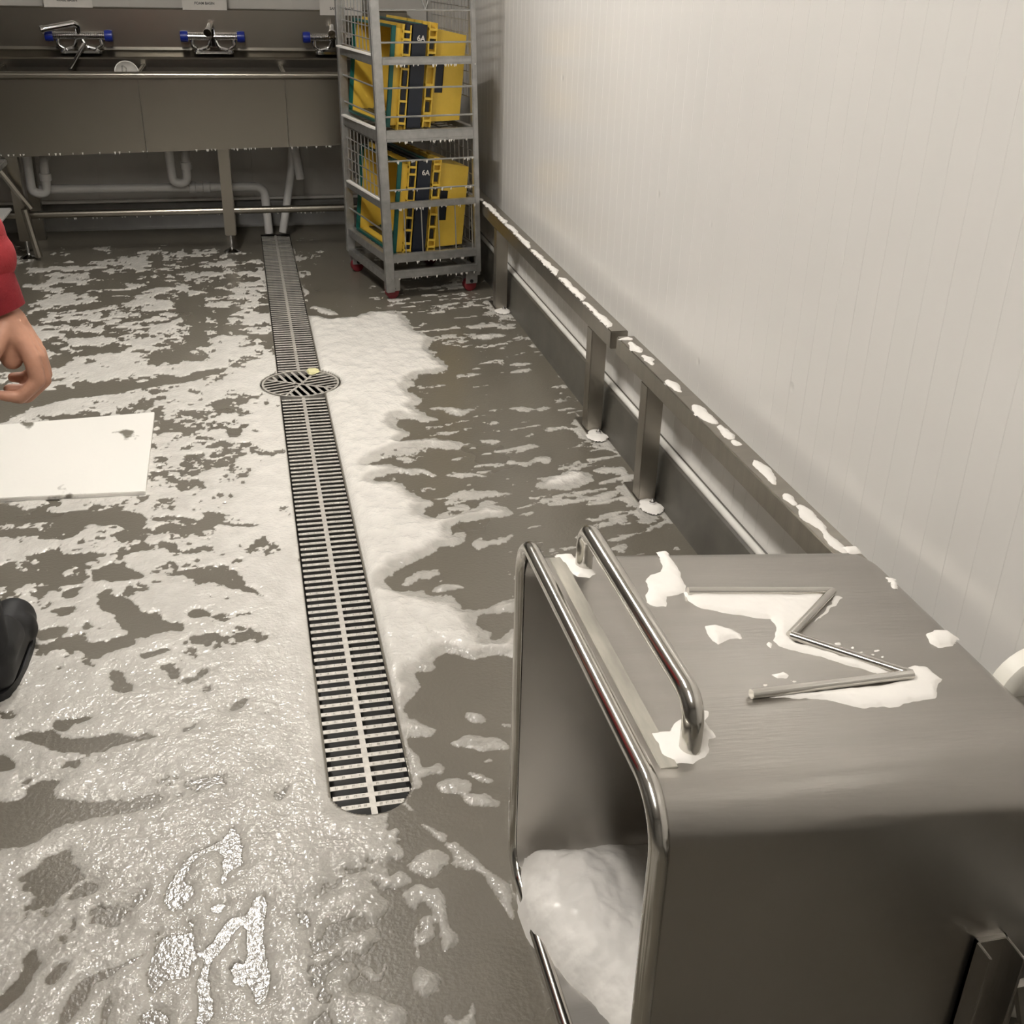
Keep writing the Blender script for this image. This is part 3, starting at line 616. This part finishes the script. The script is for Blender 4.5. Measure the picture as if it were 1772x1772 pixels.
HOLES = [
 [(0,690),(80,675),(200,665),(300,650),(380,640),(402,639),(360,655),(250,672),(150,690),(60,700),(-200,740),(-200,720)],
 [(0,890),(60,888),(100,892),(115,882),(220,886),(250,898),(248,930),(228,920),(200,907),(150,915),(115,908),(100,911),(60,905),(30,905),(-200,905),(-200,890)], [(255,894),(330,900),(400,905),(465,908),(420,915),(360,905),(270,901)],
 [(-200,980),(0,978),(40,985),(110,990),(125,1005),(60,1006),(0,1020),(-200,1020)], [(160,985),(200,970),(250,985),(240,1000),(200,1007),(165,1000)], [(290,995),(350,985),(370,985),(360,1006),(310,1000)], [(100,1030),(120,1018),(160,1012),(115,1040)],
 [(390,1012),(420,1000),(425,1015),(455,1030),(470,1042),(430,1031)],
 [(160,1045),(190,1025),(232,1032),(240,1055),(272,1062),(275,1070),(315,1080),(318,1088),(280,1090),(225,1105),(240,1110),(180,1130),(172,1140),(125,1118),(130,1112),(200,1107),(225,1095),(195,1070)],
 [(82,1055),(130,1055),(105,1073)], [(65,1090),(100,1088),(110,1095),(85,1107),(60,1110)], [(125,1090),(150,1075),(160,1090)], [(320,1068),(340,1057),(368,1065),(365,1073)], [(325,1105),(390,1097),(370,1112),(365,1121),(340,1110)],
 [(240,1135),(275,1120),(298,1125),(270,1139)], [(188,1158),(222,1165),(215,1175),(225,1195),(215,1204),(193,1192),(200,1180)], [(275,1153),(300,1150),(306,1170),(295,1179)], [(90,1255),(120,1248),(167,1242),(140,1255),(100,1269)],
 [(25,1280),(60,1267),(140,1274),(215,1274),(290,1269),(250,1281),(190,1296),(110,1306),(80,1290)], [(-200,1300),(0,1305),(30,1315),(32,1330),(0,1336),(-200,1336)],
 [(-200,1390),(0,1385),(40,1375),(70,1350),(105,1350),(95,1370),(95,1385),(140,1390),(220,1385),(275,1378),(290,1385),(240,1405),(180,1415),(100,1430),(50,1466),(0,1466),(-200,1470)],
 [(20,1532),(95,1482),(125,1479),(136,1505),(115,1521),(80,1513)], [(113,1560),(150,1524),(177,1524),(165,1541)], [(-60,1740),(0,1718),(40,1680),(45,1650),(68,1637),(66,1660),(77,1665),(60,1690),(30,1732),(-60,1780)], [(78,1692),(110,1659),(123,1665),(115,1687),(90,1706)],
 [(95,1765),(140,1700),(190,1668),(230,1664),(262,1659),(200,1687),(160,1712),(110,1780)], [(165,1790),(185,1718),(202,1714),(187,1760),(182,1790)],
 [(270,1562),(290,1540),(320,1490),(345,1470),(380,1455),(393,1426),(411,1429),(416,1450),(431,1480),(425,1496),(400,1511),(386,1537),(379,1532),(393,1496),(385,1477),(355,1477),(330,1502),(312,1530),(336,1530),(336,1546),(295,1586)],
 [(258,1705),(275,1640),(290,1625),(317,1625),(319,1590),(333,1594),(331,1640),(350,1655),(383,1600),(408,1589),(436,1589),(443,1551),(467,1553),(456,1600),(457,1660),(470,1680),(455,1710),(444,1745),(432,1692),(419,1690),(428,1660),(430,1630),(434,1603),(412,1604),(388,1652),(368,1672),(364,1690),(378,1720),(372,1765),(336,1790),(348,1735),(343,1700),(353,1663),(335,1662),(325,1692),(300,1692),(268,1724)],
 [(228,1790),(250,1744),(296,1748),(292,1790)], [(465,1380),(490,1365),(497,1355),(488,1385),(470,1392)], [(360,1570),(385,1565),(395,1570),(370,1583)], [(220,1580),(235,1545),(250,1540),(245,1555)], [(395,1225),(430,1212),(420,1225),(400,1235)], [(310,1265),(345,1255),(352,1255),(330,1268)], [(415,750),(418,740),(380,745),(395,757)] ]
# how much of the floor the foam covers and how thick it lies: (px, py, coverage, opacity)
DENS = [(120,440,.10,.8),(300,440,.12,.8),(420,442,.22,.9),(120,455,.35,.8),(300,455,.35,.8),(120,480,.62,.8),(250,480,.55,.8),(400,480,.58,.85),(445,480,.9,.95),(200,510,.45,.8),(350,520,.55,.8),(440,530,.85,.95),(100,560,.55,.8),(220,560,.62,.8),(330,570,.66,.85),(420,590,.85,.9),(120,610,.55,.8),(250,620,.62,.8),(350,610,.7,.85),(440,640,.95,.95),(150,660,.55,.8),(300,690,.60,.8),(400,690,.78,.85),(460,720,.97,.95),
 (100,710,.7,.75),(280,740,.62,.75),(340,780,.60,.75),(400,760,.74,.8),(460,800,.97,.95),(320,840,.58,.75),(400,850,.7,.8),(470,880,.96,.95),(150,870,.72,.7),(60,930,.66,.75),(200,930,.66,.75),(330,950,.86,.8),(450,960,.9,.9),(100,1000,.62,.75),(300,1010,.80,.75),(440,1020,.82,.85),(510,1050,1.1,.95),(100,1080,.85,.75),(300,1080,.9,.75),(450,1100,1.0,.85),(200,1160,.97,.72),(400,1180,1.0,.75),(530,1250,1.2,.9),(200,1250,.97,.7),(400,1300,1.1,.72),(60,1330,.95,.7),(200,1340,.98,.7),(540,1370,1.2,.85),(400,1400,1.2,.7),(560,1440,1.2,.75),(200,1480,1.1,.66),(350,1500,1.1,.66),(60,1560,1.1,.66),(300,1600,1.05,.66),(480,1620,1.1,.7),(100,1650,1.05,.66),(200,1740,1.05,.66),(400,1740,1.05,.66),(500,1760,1.1,.66),
 (600,470,.04,.6),(560,500,.05,.6),(760,530,.36,.6),(720,545,.36,.6),(850,535,.42,.65),(860,555,.40,.65),(800,570,.24,.6),(870,600,.14,.6),(940,620,.26,.6),(800,660,.05,.5),(900,680,.08,.5),(980,690,.22,.5),(850,720,.10,.5),(1000,760,.16,.55),(780,750,.12,.5),(850,800,.16,.5),(950,790,.2,.5),(1080,800,.27,.55),(720,800,.1,.5),(950,860,.22,.5),(1080,880,.28,.55),(1150,900,.2,.5),(950,900,.24,.5),(720,950,.03,.5),(850,1000,.03,.5),(800,1190,.04,.5),(800,1250,.03,.5),(830,1420,.02,.5),(850,1650,.13,.5),(780,1700,.10,.5),(600,1600,.03,.5),(640,1720,.06,.5),(870,1750,.08,.5),(200,400,.07,.5),(400,400,.07,.5),(560,430,.08,.5),(100,420,.1,.5)]
def floor_foam():
    Y = list(np.arange(-.9, .86, .016))+[.86]; Xs = np.arange(-1.62, 1.195, .0036)
    while Y[-1] < 6.72: Y.append(Y[-1]+max(.0030, .00050*(Y[-1]**2+CAMH**2)))
    Ys = np.array(Y); X, Yg = np.meshgrid(Xs, Ys)
    n1, n2, n3 = Noise(1), Noise(2), Noise(3)
    def dist(P, it=2):                                # laid on the floor, corners rounded by corner cutting
        P = np.array([on_z(*p) for p in P])
        for _ in range(it): Q = np.roll(P, -1, 0); P = np.stack([P*.75+Q*.25, P*.25+Q*.75], 1).reshape(-1, 2)
        return P
    # domain warp so that traced outlines lose their straight chords
    wx = .030*n2.fbm(X*11, Yg*9+3, 5, .6); wy = .034*n3.fbm(X*11+9, Yg*11, 5, .6); XW_, YW_ = X+wx*np.clip(Yg/3, .45, 1.2), Yg+wy*np.clip(Yg/3, .4, 1.3)
    dp = np.array([on_z(a, b)+(c, o) for a, b, c, o in DENS])
    num = np.zeros(X.shape); op = np.zeros(X.shape); den = np.zeros(X.shape); ly = np.log(np.maximum(Yg, .8))
    for x, y, c, o in dp:
        wt = 1/(((X-x)/(.25+.07*y))**2+((ly-math.log(y))*2.2)**2+.02)**2; num += wt*c; op += wt*o; den += wt
    cov = num/den; op = op/den; op = op*np.interp(Yg, [1.0, 1.7, 2.4, 3.2, 4.5], [.50, .58, .76, .92, 1.0]); cov = cov*np.where(X > .3, .5, 1.0)
    nrm = lambda a: (a-a.mean())/a.std()
    strk = nrm(n1.fbm(X*8+.8*Yg, Yg*9-X*1.2, 5, .6)); fine = nrm(n2.fbm(X*26, Yg*24, 4, .65)); iso = nrm(n3.fbm(X*9, Yg*9, 5, .6)); streak2 = nrm(n1.fbm(X*7+30, Yg*30-X*7, 4, .6))
    near = np.clip((2.6-Yg)/1.0, 0, 1); right = np.clip((X-.45)/.2, 0, 1)
    midspot = np.exp(-((X+.27)/.22)**2-((Yg-3.6)/.45)**2)
    nz = (strk*.92+fine*.38)*(1-near)*(1-right)*(1-midspot)+fine*midspot*(1-near)*(1-right)+(iso*.92+fine*.35)*near*(1-right)+(streak2*.95+fine*.25)*right
    cov = np.where((X < .0) & (Yg < 2.9), np.minimum(cov, np.interp(X, [-.35, -.05, .03], [.925, .96, .998])), cov); cc = np.clip(cov, .004, .998); fld = (nz+np.log(cc/(1-cc))/1.7)*.022
    dl = sdf_poly(XW_, YW_, dist(LEFTMASS), .5)
    base = np.where(right > .02, fld, np.minimum(fld, np.where((X < .07) & (Yg > 1.0), dl+.02, fld)))
    # nothing random between the islands in the near right part, only what is traced
    nr = np.clip((3.0-Yg)/.3, 0, 1)*(X > .1); lowr = np.clip((1.72-Yg)/.1, 0, 1)
    out_l = np.clip(-dl/.01, 0, 1)*np.maximum(np.clip((1.9-Yg)/.1, 0, 1), 0)
    base = base-.05*nr*out_l*0-.0
    base = np.where((X > -.05) & (Yg < 1.74) & (dl < 0), np.minimum(base, fld-.02), base)
    for h in HOLES: base = np.minimum(base, -sdf_poly(XW_, YW_, dist(h), .15))
    bl = np.full(X.shape, -.12)
    for b in BLOBS: bl = np.maximum(bl, sdf_poly(XW_, YW_, dist(b)))
    thick = np.clip(bl/.05, 0, 1)
    d = np.maximum(base, bl)
    d = d+(.0035*fine+.003*iso)*np.clip(Yg/2.5, .45, 1.3)
    for py in (3.59, 5.15, 3.01):                       # foam collecting round the rail feet
        r = np.hypot((X-1.165)/.075, (Yg-py+.02)/.15); d = np.maximum(d, (1-r)*.05+.01*fine)
    d = np.maximum(d, .035-np.hypot(X+.103, Yg-6.46)+.01*fine); d = np.maximum(d, .03-np.hypot(X-.673, (Yg-5.36))+.01*fine)
    d = np.minimum(d, -sdf_poly(X, Yg, HOLE, .3)-.002)
    # the tub, its rim and the kerb push it aside
    d = np.minimum(d, np.where((X > .385) & (Yg < 1.525) & (Yg > .87), -.05, 1)); d = np.minimum(d, 1.192-X)
    lump = n2.fbm(X*30, Yg*24, 3); wob = n3.fbm(X*62, Yg*58, 2)
    hgt = (.0032+.011*np.clip(bl/.06, 0, 1)*(Yg > 1.9)+.0036*near)*(1-np.exp(-np.clip(d, 0, 1)/.010))*(1+.35*lump)+(.0005+.0010*near)*wob*np.clip(d/.01, 0, 1)
    hgt = np.where(d > 0, hgt+.0003, np.clip(d*.35, -.006, 0)+.0003)
    opx = np.maximum(op, thick*np.interp(Yg, [1.2, 1.9, 2.6, 3.6, 4.5], [.48, .66, .82, .95, 1.0])); 
    cover = np.clip(.72+d/.008, .4, 1)*np.clip(opx+.12*lump, .25, 1)
    cover = np.where(d < 0, 0, cover)
    V = np.stack([X, Yg, hgt], -1)
    return grid_mesh('floor_foam', V, cover, d > -.002, FOAM, 'white soap foam spread in patches and streaks over the wet floor')
floor_foam()
def patch(name, polys, to3d, res, thick, label, wr=.012, wobble=.3, mt=None, seed=5):
    """foam blobs on a surface: polys in surface coordinates, to3d(u, v, h) lifts them off it"""
    nz = Noise(seed); allv = []; allf = []
    for P in polys:
        P = np.asarray(P, float); us = np.arange(P[:, 0].min()-.01, P[:, 0].max()+.01, res); vs = np.arange(P[:, 1].min()-.01, P[:, 1].max()+.01, res)
        U, V = np.meshgrid(us, vs); d = sdf_poly(U+.004*nz.fbm(U*60, V*60, 2), V+.004*nz.fbm(U*60+9, V*60+4, 2), P)
        h = np.where(d > 0, thick*(1-np.exp(-np.clip(d, 0, 1)/wr))*(1+wobble*nz.fbm(U*45, V*45, 3)), np.clip(d*.5, -.002, 0))
        k = d > 0; kq = k[:-1, :-1] | k[1:, :-1] | k[:-1, 1:] | k[1:, 1:]
        idx = np.arange(U.size).reshape(U.shape); q = np.stack([idx[:-1, :-1], idx[:-1, 1:], idx[1:, 1:], idx[1:, :-1]], -1)[kq]
        used, inv = np.unique(q, return_inverse=True); n0 = len(allv)
        uu, vv, hh = U.ravel()[used], V.ravel()[used], h.ravel()[used]
        allv += [to3d(a, b, c) for a, b, c in zip(uu, vv, hh)]; allf += [tuple(int(i)+n0 for i in f) for f in inv.reshape(-1, 4)]
    me = bpy.data.meshes.new(name); me.from_pydata(allv, [], allf); me.update(); me.shade_smooth()
    return tag(obj(name, me, mt or FOAMW), label, 'foam', kind='stuff')
TUBFOAM = [
 [(1137,957),(1150,954),(1162,965),(1172,985),(1180,1000),(1186,1015),(1185,1024),(1172,1028),(1155,1032),(1152,1050),(1135,1050),(1118,1042),(1118,1030),(1122,1020),(1118,1005),(1125,995),(1145,990),(1148,980)],
 [(1180,1024),(1260,1024),(1300,1026),(1440,1026),(1428,1036),(1370,1095),(1365,1101),(1380,1112),(1420,1124),(1480,1140),(1530,1160),(1558,1168),(1530,1170),(1490,1158),(1430,1140),(1370,1125),(1350,1118),(1337,1108),(1345,1095),(1345,1080),(1335,1071),(1300,1068),(1250,1060),(1210,1052),(1190,1040)],
 [(1220,1083),(1240,1081),(1262,1088),(1283,1098),(1284,1106),(1265,1105),(1243,1114),(1232,1108)], [(1324,1116),(1330,1110),(1337,1116),(1332,1122)],
 [(1310,1206),(1400,1198),(1480,1190),(1575,1178),(1560,1160),(1580,1150),(1605,1155),(1630,1175),(1622,1185),(1618,1208),(1590,1213),(1540,1224),(1490,1225),(1430,1212),(1370,1208)],
 [(1334,1168),(1355,1162),(1365,1168),(1360,1175),(1345,1175)], [(1366,1177),(1378,1178),(1370,1181)], [(1319,1184),(1330,1184),(1325,1187)],
 [(1604,1100),(1615,1090),(1640,1091),(1658,1104),(1650,1118),(1625,1121),(1608,1113)], [(1462,946),(1480,946),(1488,955),(1470,957)], [(1536,1000),(1548,1002),(1552,1018),(1545,1016)], [(1444,1030),(1460,1034),(1452,1042),(1420,1068),(1405,1078),(1440,1045)],
 [(960,960),(985,958),(1000,972),(1025,985),(1032,992),(1020,1000),(998,998),(982,985)], [(1122,1268),(1160,1266),(1195,1215),(1205,1212),(1213,1228),(1226,1230),(1222,1250),(1238,1275),(1225,1282),(1220,1308),(1200,1322),(1165,1320),(1140,1305)],
 [(1135,1085),(1142,1092),(1148,1104),(1140,1100)], [(1441,1112),(1450,1110),(1452,1115),(1444,1117)], [(1468,1120),(1474,1118),(1474,1123)], [(1512,1124),(1520,1122),(1522,1127),(1514,1128)], [(1485,1128),(1490,1126),(1492,1130)], [(1508,1133),(1516,1132),(1514,1136)], [(1526,1137),(1532,1136),(1530,1140)]]
patch('tub_foam', [tp(p) for p in TUBFOAM], lambda u, v, h: (u, v, ztop(u)+h), .003, .0055, 'white foam blobs lying on the upward side of the tipped tub', .006, .25)
# foam heap spilling inside the tub
def tub_heap():
    xs = np.arange(.36, .93, .005); ys = np.arange(.90, 1.52, .005); X, Y = np.meshgrid(xs, ys); nz = Noise(9)
    front = np.interp(Y, [.9, 1.13, 1.206, 1.284, 1.36, 1.42, 1.52], [.60, .468, .432, .402, .382, .378, .396])+.006*nz.fbm(X*0+3, Y*30, 2)
    d = np.minimum(np.minimum(X-front, 1.514-Y), np.minimum(.90-X, Y-.895)); back = np.clip((.72-X)/.25, 0, 1)
    h = (.035+.055*np.clip((Y-.9)/.6, 0, 1)*back)*(1-np.exp(-np.clip(d, 0, 1)/.035))*(1+.22*nz.fbm(X*16, Y*16, 4))+.003*nz.fbm(X*60, Y*60, 2)
    zf = np.where(X < .43, .030, .022)+.02
    h = np.where(d > 0, np.maximum(h, 0), np.clip(d*3, -.03, 0)); V = np.stack([X, Y, .021+h], -1)
    grid_mesh('tub_foam_heap', V, None, d > -.008, FOAMW, 'thick white foam heap spilling out of the tub mouth')
tub_heap()
# foam along the two bumper rails
def rail_foam(name, y0, y1, z, label, strip):
    P = []; nz = random.Random(4)
    if strip:
        y = y0
        while y < y1:
            L = nz.uniform(.22, .55); e = min(y+L, y1); n = max(int((e-y)/.035), 3); a = [(1.133+nz.uniform(0, .003), y+(e-y)*k/n) for k in range(n+1)]
            b = [(1.150+nz.uniform(0, .014)-(.014 if k in (0, n) else 0), y+(e-y)*k/n) for k in range(n, -1, -1)]; P.append(a+b); y = e+nz.uniform(.01, .05)
    else:
        for yy, hw, hl in ((3.26, .022, .012), (3.17, .018, .045), (3.06, .016, .03), (3.02, .008, .015), (2.82, .016, .05), (2.60, .020, .085), (2.47, .014, .06), (2.40, .012, .02), (2.22, .016, .07), (2.07, .012, .03), (1.97, .018, .06), (1.86, .013, .05)):
            cx = 1.158+nz.uniform(-.008, .006); P.append([(cx+hw*math.cos(a)*(1+.25*math.sin(3*a+yy*9)), yy+hl*math.sin(a)*(1+.2*math.cos(2*a+yy*5))) for a in [2*math.pi*k/14 for k in range(14)]])
    patch(name, P, lambda u, v, h: (u, v, z+h), .004, .007, label, .006, .3, seed=6)
rail_foam('rail_foam', 3.40, 5.55, .446, 'continuous white foam line along the top of the far bumper rail', True)
rail_foam('rail_foam', 1.8, 3.28, .449, 'scattered white foam blobs along the top of the near bumper rail', False)
for py, lb in ((3.59, 'white foam on the base plate of the rail post beside the rail joint, far rail'), (5.15, 'white foam on the base plate of the rail post next to the wire cart'), (3.01, 'white foam on the base plate of the first near rail post')):
    P = [(1.158+.036*math.cos(a)*(1+.12*math.sin(3*a+py)), py-.075+.050*math.sin(a)*(1+.15*math.cos(2*a+py))) for a in [2*math.pi*k/16 for k in range(16)]]
    patch('plate_foam', [P], lambda u, v, h: (u, v, .008+h), .004, .006, lb, .008, .3, seed=8)
# ------------------------------------------------------------------ plastic sheet lying on the floor
def sheet():
    xr = [on_z(268, 717, .006), on_z(252, 855, .006), on_z(-230, 878, .006), on_z(-250, 760, .006)]
    cx, cy = np.mean([p[0] for p in xr]), np.mean([p[1] for p in xr]); v = [(x-cx, y-cy, z) for z in (.001, .016) for x, y in xr]
    mt = mat('white_sheet', (.90, .88, .83), .35, spec=.5, bump=.15, bscale=60, bdist=.004)
    N, L = mt.node_tree.nodes, mt.node_tree.links; b = N['Principled BSDF']; tc = N.new('ShaderNodeTexCoord'); mp = N.new('ShaderNodeMapping'); mp.inputs['Location'].default_value = (.35, 1.1, 0); mp.inputs['Scale'].default_value = (1, .8, 1); L.new(tc.outputs['Object'], mp.inputs[0])
    nz = N.new('ShaderNodeTexNoise'); nz.inputs['Scale'].default_value = 4.5; nz.inputs['Detail'].default_value = 5; L.new(mp.outputs[0], nz.inputs[0])
    cr = N.new('ShaderNodeValToRGB'); e = cr.color_ramp.elements; e[0].position = .345; e[0].color = (.20, .185, .15, 1); e[1].position = .37; e[1].color = (.90, .88, .83, 1); L.new(nz.outputs[0], cr.inputs[0]); L.new(cr.outputs[0], b.inputs['Base Color'])
    o = MB().add(v, [(3, 2, 1, 0), (4, 5, 6, 7), (0, 1, 5, 4), (1, 2, 6, 5), (2, 3, 7, 6), (3, 0, 4, 7)]).build('plastic_sheet', mt, None, bev=.002)
    o.location = (cx, cy, 0); tag(o, 'flat white rectangular plastic sheet lying on the floor left of the drain', 'sheet')
sheet()
# ------------------------------------------------------------------ person at the left edge
def capsules(name, segs, mt, parent, vox, smooth=4, loc=(0, 0, 0)):
    """one continuous skin: tapered capsules fused by a voxel remesh"""
    m = MB()
    for p, q, r0, r1 in segs:
        p, q = Vector(p), Vector(q); d = (q-p); L = max(d.length, 1e-4); d.normalize(); pts = []; rs = []
        for k in range(6): a = math.pi/2*k/6; pts.append(p-d*r0*math.cos(a)); rs.append(max(r0*math.sin(a), r0*.08))
        for k in range(5): t = k/4; pts.append(p.lerp(q, t)); rs.append(r0+(r1-r0)*t)
        for k in range(1, 7): a = math.pi/2*k/6; pts.append(q+d*r1*math.sin(a)); rs.append(max(r1*math.cos(a), r1*.08))
        m.tube(pts, rs, 14)
    o = m.build(name, mt, parent); o.location = loc
    md = o.modifiers.new('fuse', 'REMESH'); md.mode = 'VOXEL'; md.voxel_size = vox; md.use_smooth_shade = True
    if smooth: s = o.modifiers.new('soften', 'SMOOTH'); s.iterations = smooth; s.factor = .5
    return o
def person():
    bx, by = -.80, 2.30; t = empty('person', (bx, by, 0)); o = Vector((bx, by, 0))
    def W(*p): return Vector(p)-o
    sh, el, wr = W(-.66, 2.28, 1.44), W(-.548, 2.22, 1.165), W(-.466, 2.205, .918)
    lsh, lel, lwr = W(-1.0, 2.28, 1.44), W(-1.06, 2.27, 1.15), W(-1.04, 2.36, .92)
    S = [(W(-.80, 2.30, 1.04), W(-.80, 2.30, 1.30), .115, .125), (W(-.72, 2.30, 1.38), W(-.88, 2.30, 1.38), .09, .09), (W(-.80, 2.30, 1.40), W(-.80, 2.32, 1.56), .055, .052),
         (W(-.80, 2.335, 1.62), W(-.80, 2.32, 1.70), .072, .088), (W(-.80, 2.39, 1.61), W(-.80, 2.41, 1.585), .035, .03), (W(-.80, 2.42, 1.645), W(-.80, 2.435, 1.635), .012, .013),
         (W(-.885, 2.32, 1.65), W(-.885, 2.315, 1.63), .015, .010), (W(-.715, 2.32, 1.65), W(-.715, 2.315, 1.63), .015, .010),
         (sh, el, .048, .040), (el, wr, .038, .028), (lsh, lel, .048, .040), (lel, lwr, .038, .028)]
    for s in (-1, 1):
        hip, kn, an = W(-.80+s*.09, 2.30, .92), W(-.80+s*.12, 2.33, .50), W(-.80+s*.14, 2.32, .09); S += [(hip, kn, .075, .052), (kn, an, .05, .035)]
    # right hand: palm, four curled fingers, thumb
    KN = [(-.424, 2.168, .842), (-.417, 2.190, .836), (-.419, 2.212, .838), (-.427, 2.232, .846)]
    S += [(wr, W(-.455, 2.205, .90), .029, .030)]
    for k in KN: S.append((W(-.455, 2.205+(k[1]-2.2)*.55, .905), W(*k), .022, .0155))
    S.append((W(-.448, 2.18, .88), W(-.448, 2.225, .88), .022, .020))
    F = [((-.418, 2.160, .797), (-.452, 2.150, .768), (-.486, 2.148, .776)), ((-.412, 2.188, .788), (-.447, 2.182, .757), (-.482, 2.178, .762)), ((-.414, 2.216, .790), (-.450, 2.214, .760), (-.484, 2.212, .765)), ((-.424, 2.240, .802), (-.453, 2.240, .777), (-.478, 2.236, .780))]
    for k, (a, b, c) in zip(KN, F):
        S += [(W(*k), W(*a), .0168, .0150), (W(*a), W(*b), .0148, .0128), (W(*b), W(*c), .0126, .0104)]
    S += [(W(-.462, 2.175, .900), W(-.488, 2.135, .855), .020, .0155), (W(-.488, 2.135, .855), W(-.497, 2.120, .818), .0145, .0125), (W(-.497, 2.120, .818), W(-.492, 2.118, .790), .012, .0095)]
    S.append((W(-.472, 2.188, .888), W(-.462, 2.185, .835), .030, .021))
    # left hand, the same in mirror, coarser
    for k in range(4): S += [(lwr, lwr+Vector((-.01, .02-.02*k+.03, -.09)), .022, .014), (lwr+Vector((-.01, .02-.02*k+.03, -.09)), lwr+Vector((.02, .02-.02*k+.03, -.15)), .012, .010)]
    S += [(lwr, lwr+Vector((.03, .05, -.07)), .018, .012)]
    b = capsules('body', S, SKIN, t, .0042, 5)
    # eyes, brows and mouth of the head looking at the sink
    for s in (-1, 1): MB().lathe([(.001, -.012), (.009, -.007), (.012, 0), (.009, .007), (.001, .012)], W(-.80+s*.032, 2.402, 1.665), axis='y', n=12).build('eye', PAPER, t)
    def sleeve(a, b_, c, nm):
        mid = a.lerp(b_, .5)
        return [(a, mid, .078, .072), (mid, b_, .072, .064), (b_, b_.lerp(c, .42), .060, .054), (b_.lerp(c, .42), b_.lerp(c, .70), .054, .050)]
    sw = [(W(-.80, 2.30, 1.08), W(-.80, 2.30, 1.34), .150, .160), (W(-.70, 2.30, 1.40), W(-.90, 2.30, 1.40), .10, .10), (W(-.70, 2.30, 1.06), W(-.90, 2.30, 1.06), .135, .135), (W(-.71, 2.30, 1.0), W(-.89, 2.30, 1.0), .118, .118)]+sleeve(sh, el, wr, 'r')+sleeve(lsh, lel, lwr, 'l')
    for f, r in ((.25, .058), (.45, .060), (.62, .058)): 
        p = el.lerp(wr, f); sw.append((p+Vector((-.012, -.008, 0)), p+Vector((.012, .008, .010)), r, r))     # bunched folds
    capsules('sweatshirt', sw, CLOTH, t, .006, 4)
    n = 36; hv = []; prof = [(.78, 1.0), (1.03, .965), (1.02, .90), (.97, .895), (.93, .91)]
    for k_, z in prof: hv += [(.222*k_*math.cos(2*math.pi*i/n), .140*k_*math.sin(2*math.pi*i/n), z) for i in range(n)]
    MB().add(hv, [(r*n+i, r*n+(i+1) % n, (r+1)*n+(i+1) % n, (r+1)*n+i) for r in range(4) for i in range(n)]).build('hem_band', CUFF, t, smooth=50)
    for a, c, nm in ((el, wr, 'r'), (lel, lwr, 'l')):
        p, q = a.lerp(c, .70), a.lerp(c, .985); MB().tube([p, p.lerp(q, .15), p.lerp(q, .6), q, q.lerp(p, .03)], [.046, .053, .049, .0445, .036], 28).build('cuff', CUFF, t, smooth=60)
    tr = [(W(-.80-.08, 2.30, .93), W(-.80+.08, 2.30, .93), .112, .112)]
    for s in (-1, 1): tr += [(W(-.80+s*.09, 2.30, .90), W(-.80+s*.11, 2.33, .50), .105, .078), (W(-.80+s*.11, 2.33, .50), W(-.80+s*.13, 2.32, .13), .076, .062)]
    capsules('trousers', tr, TROUS, t, .010, 4)
    for s in (-1, 1):
        x = -.80+s*.152
        c = [(W(x-.008, 2.31, .05), W(x, 2.545, .047), .052, .055), (W(x, 2.33, .09), W(x, 2.42, .08), .050, .050), (W(x-.012, 2.50, .045), W(x+.014, 2.50, .045), .05, .05)]
        shoe = capsules('shoe', c, BLACKP, t, .006, 6)
        n = 28; pr = []
        for k in range(n):
            a = 2*math.pi*k/n; yy = math.sin(a); wd = .058+.006*yy; pr.append((x-.80*0+wd*math.cos(a)*(abs(math.cos(a))**-.25 if abs(math.cos(a)) > .1 else 1.2)*.9, 2.43+.175*yy))
        MB().add([(px-bx, py-by, z) for z in (.001, .022) for px, py in pr], [tuple(range(n))[::-1], tuple(range(n, 2*n))]+[(k, (k+1) % n, (k+1) % n+n, k+n) for k in range(n)]).build('sole', BLACKP, shoe, smooth=40)
    hr = [(W(-.80, 2.30, 1.70), W(-.80, 2.31, 1.735), .098, .085), (W(-.80, 2.275, 1.62), W(-.80, 2.275, 1.69), .075, .085)]
    capsules('hair', hr, HAIR, t, .008, 3)
    return tag(t, 'person in red sweatshirt at left edge, sleeve, curled hand and black shoe showing', 'person')
person()
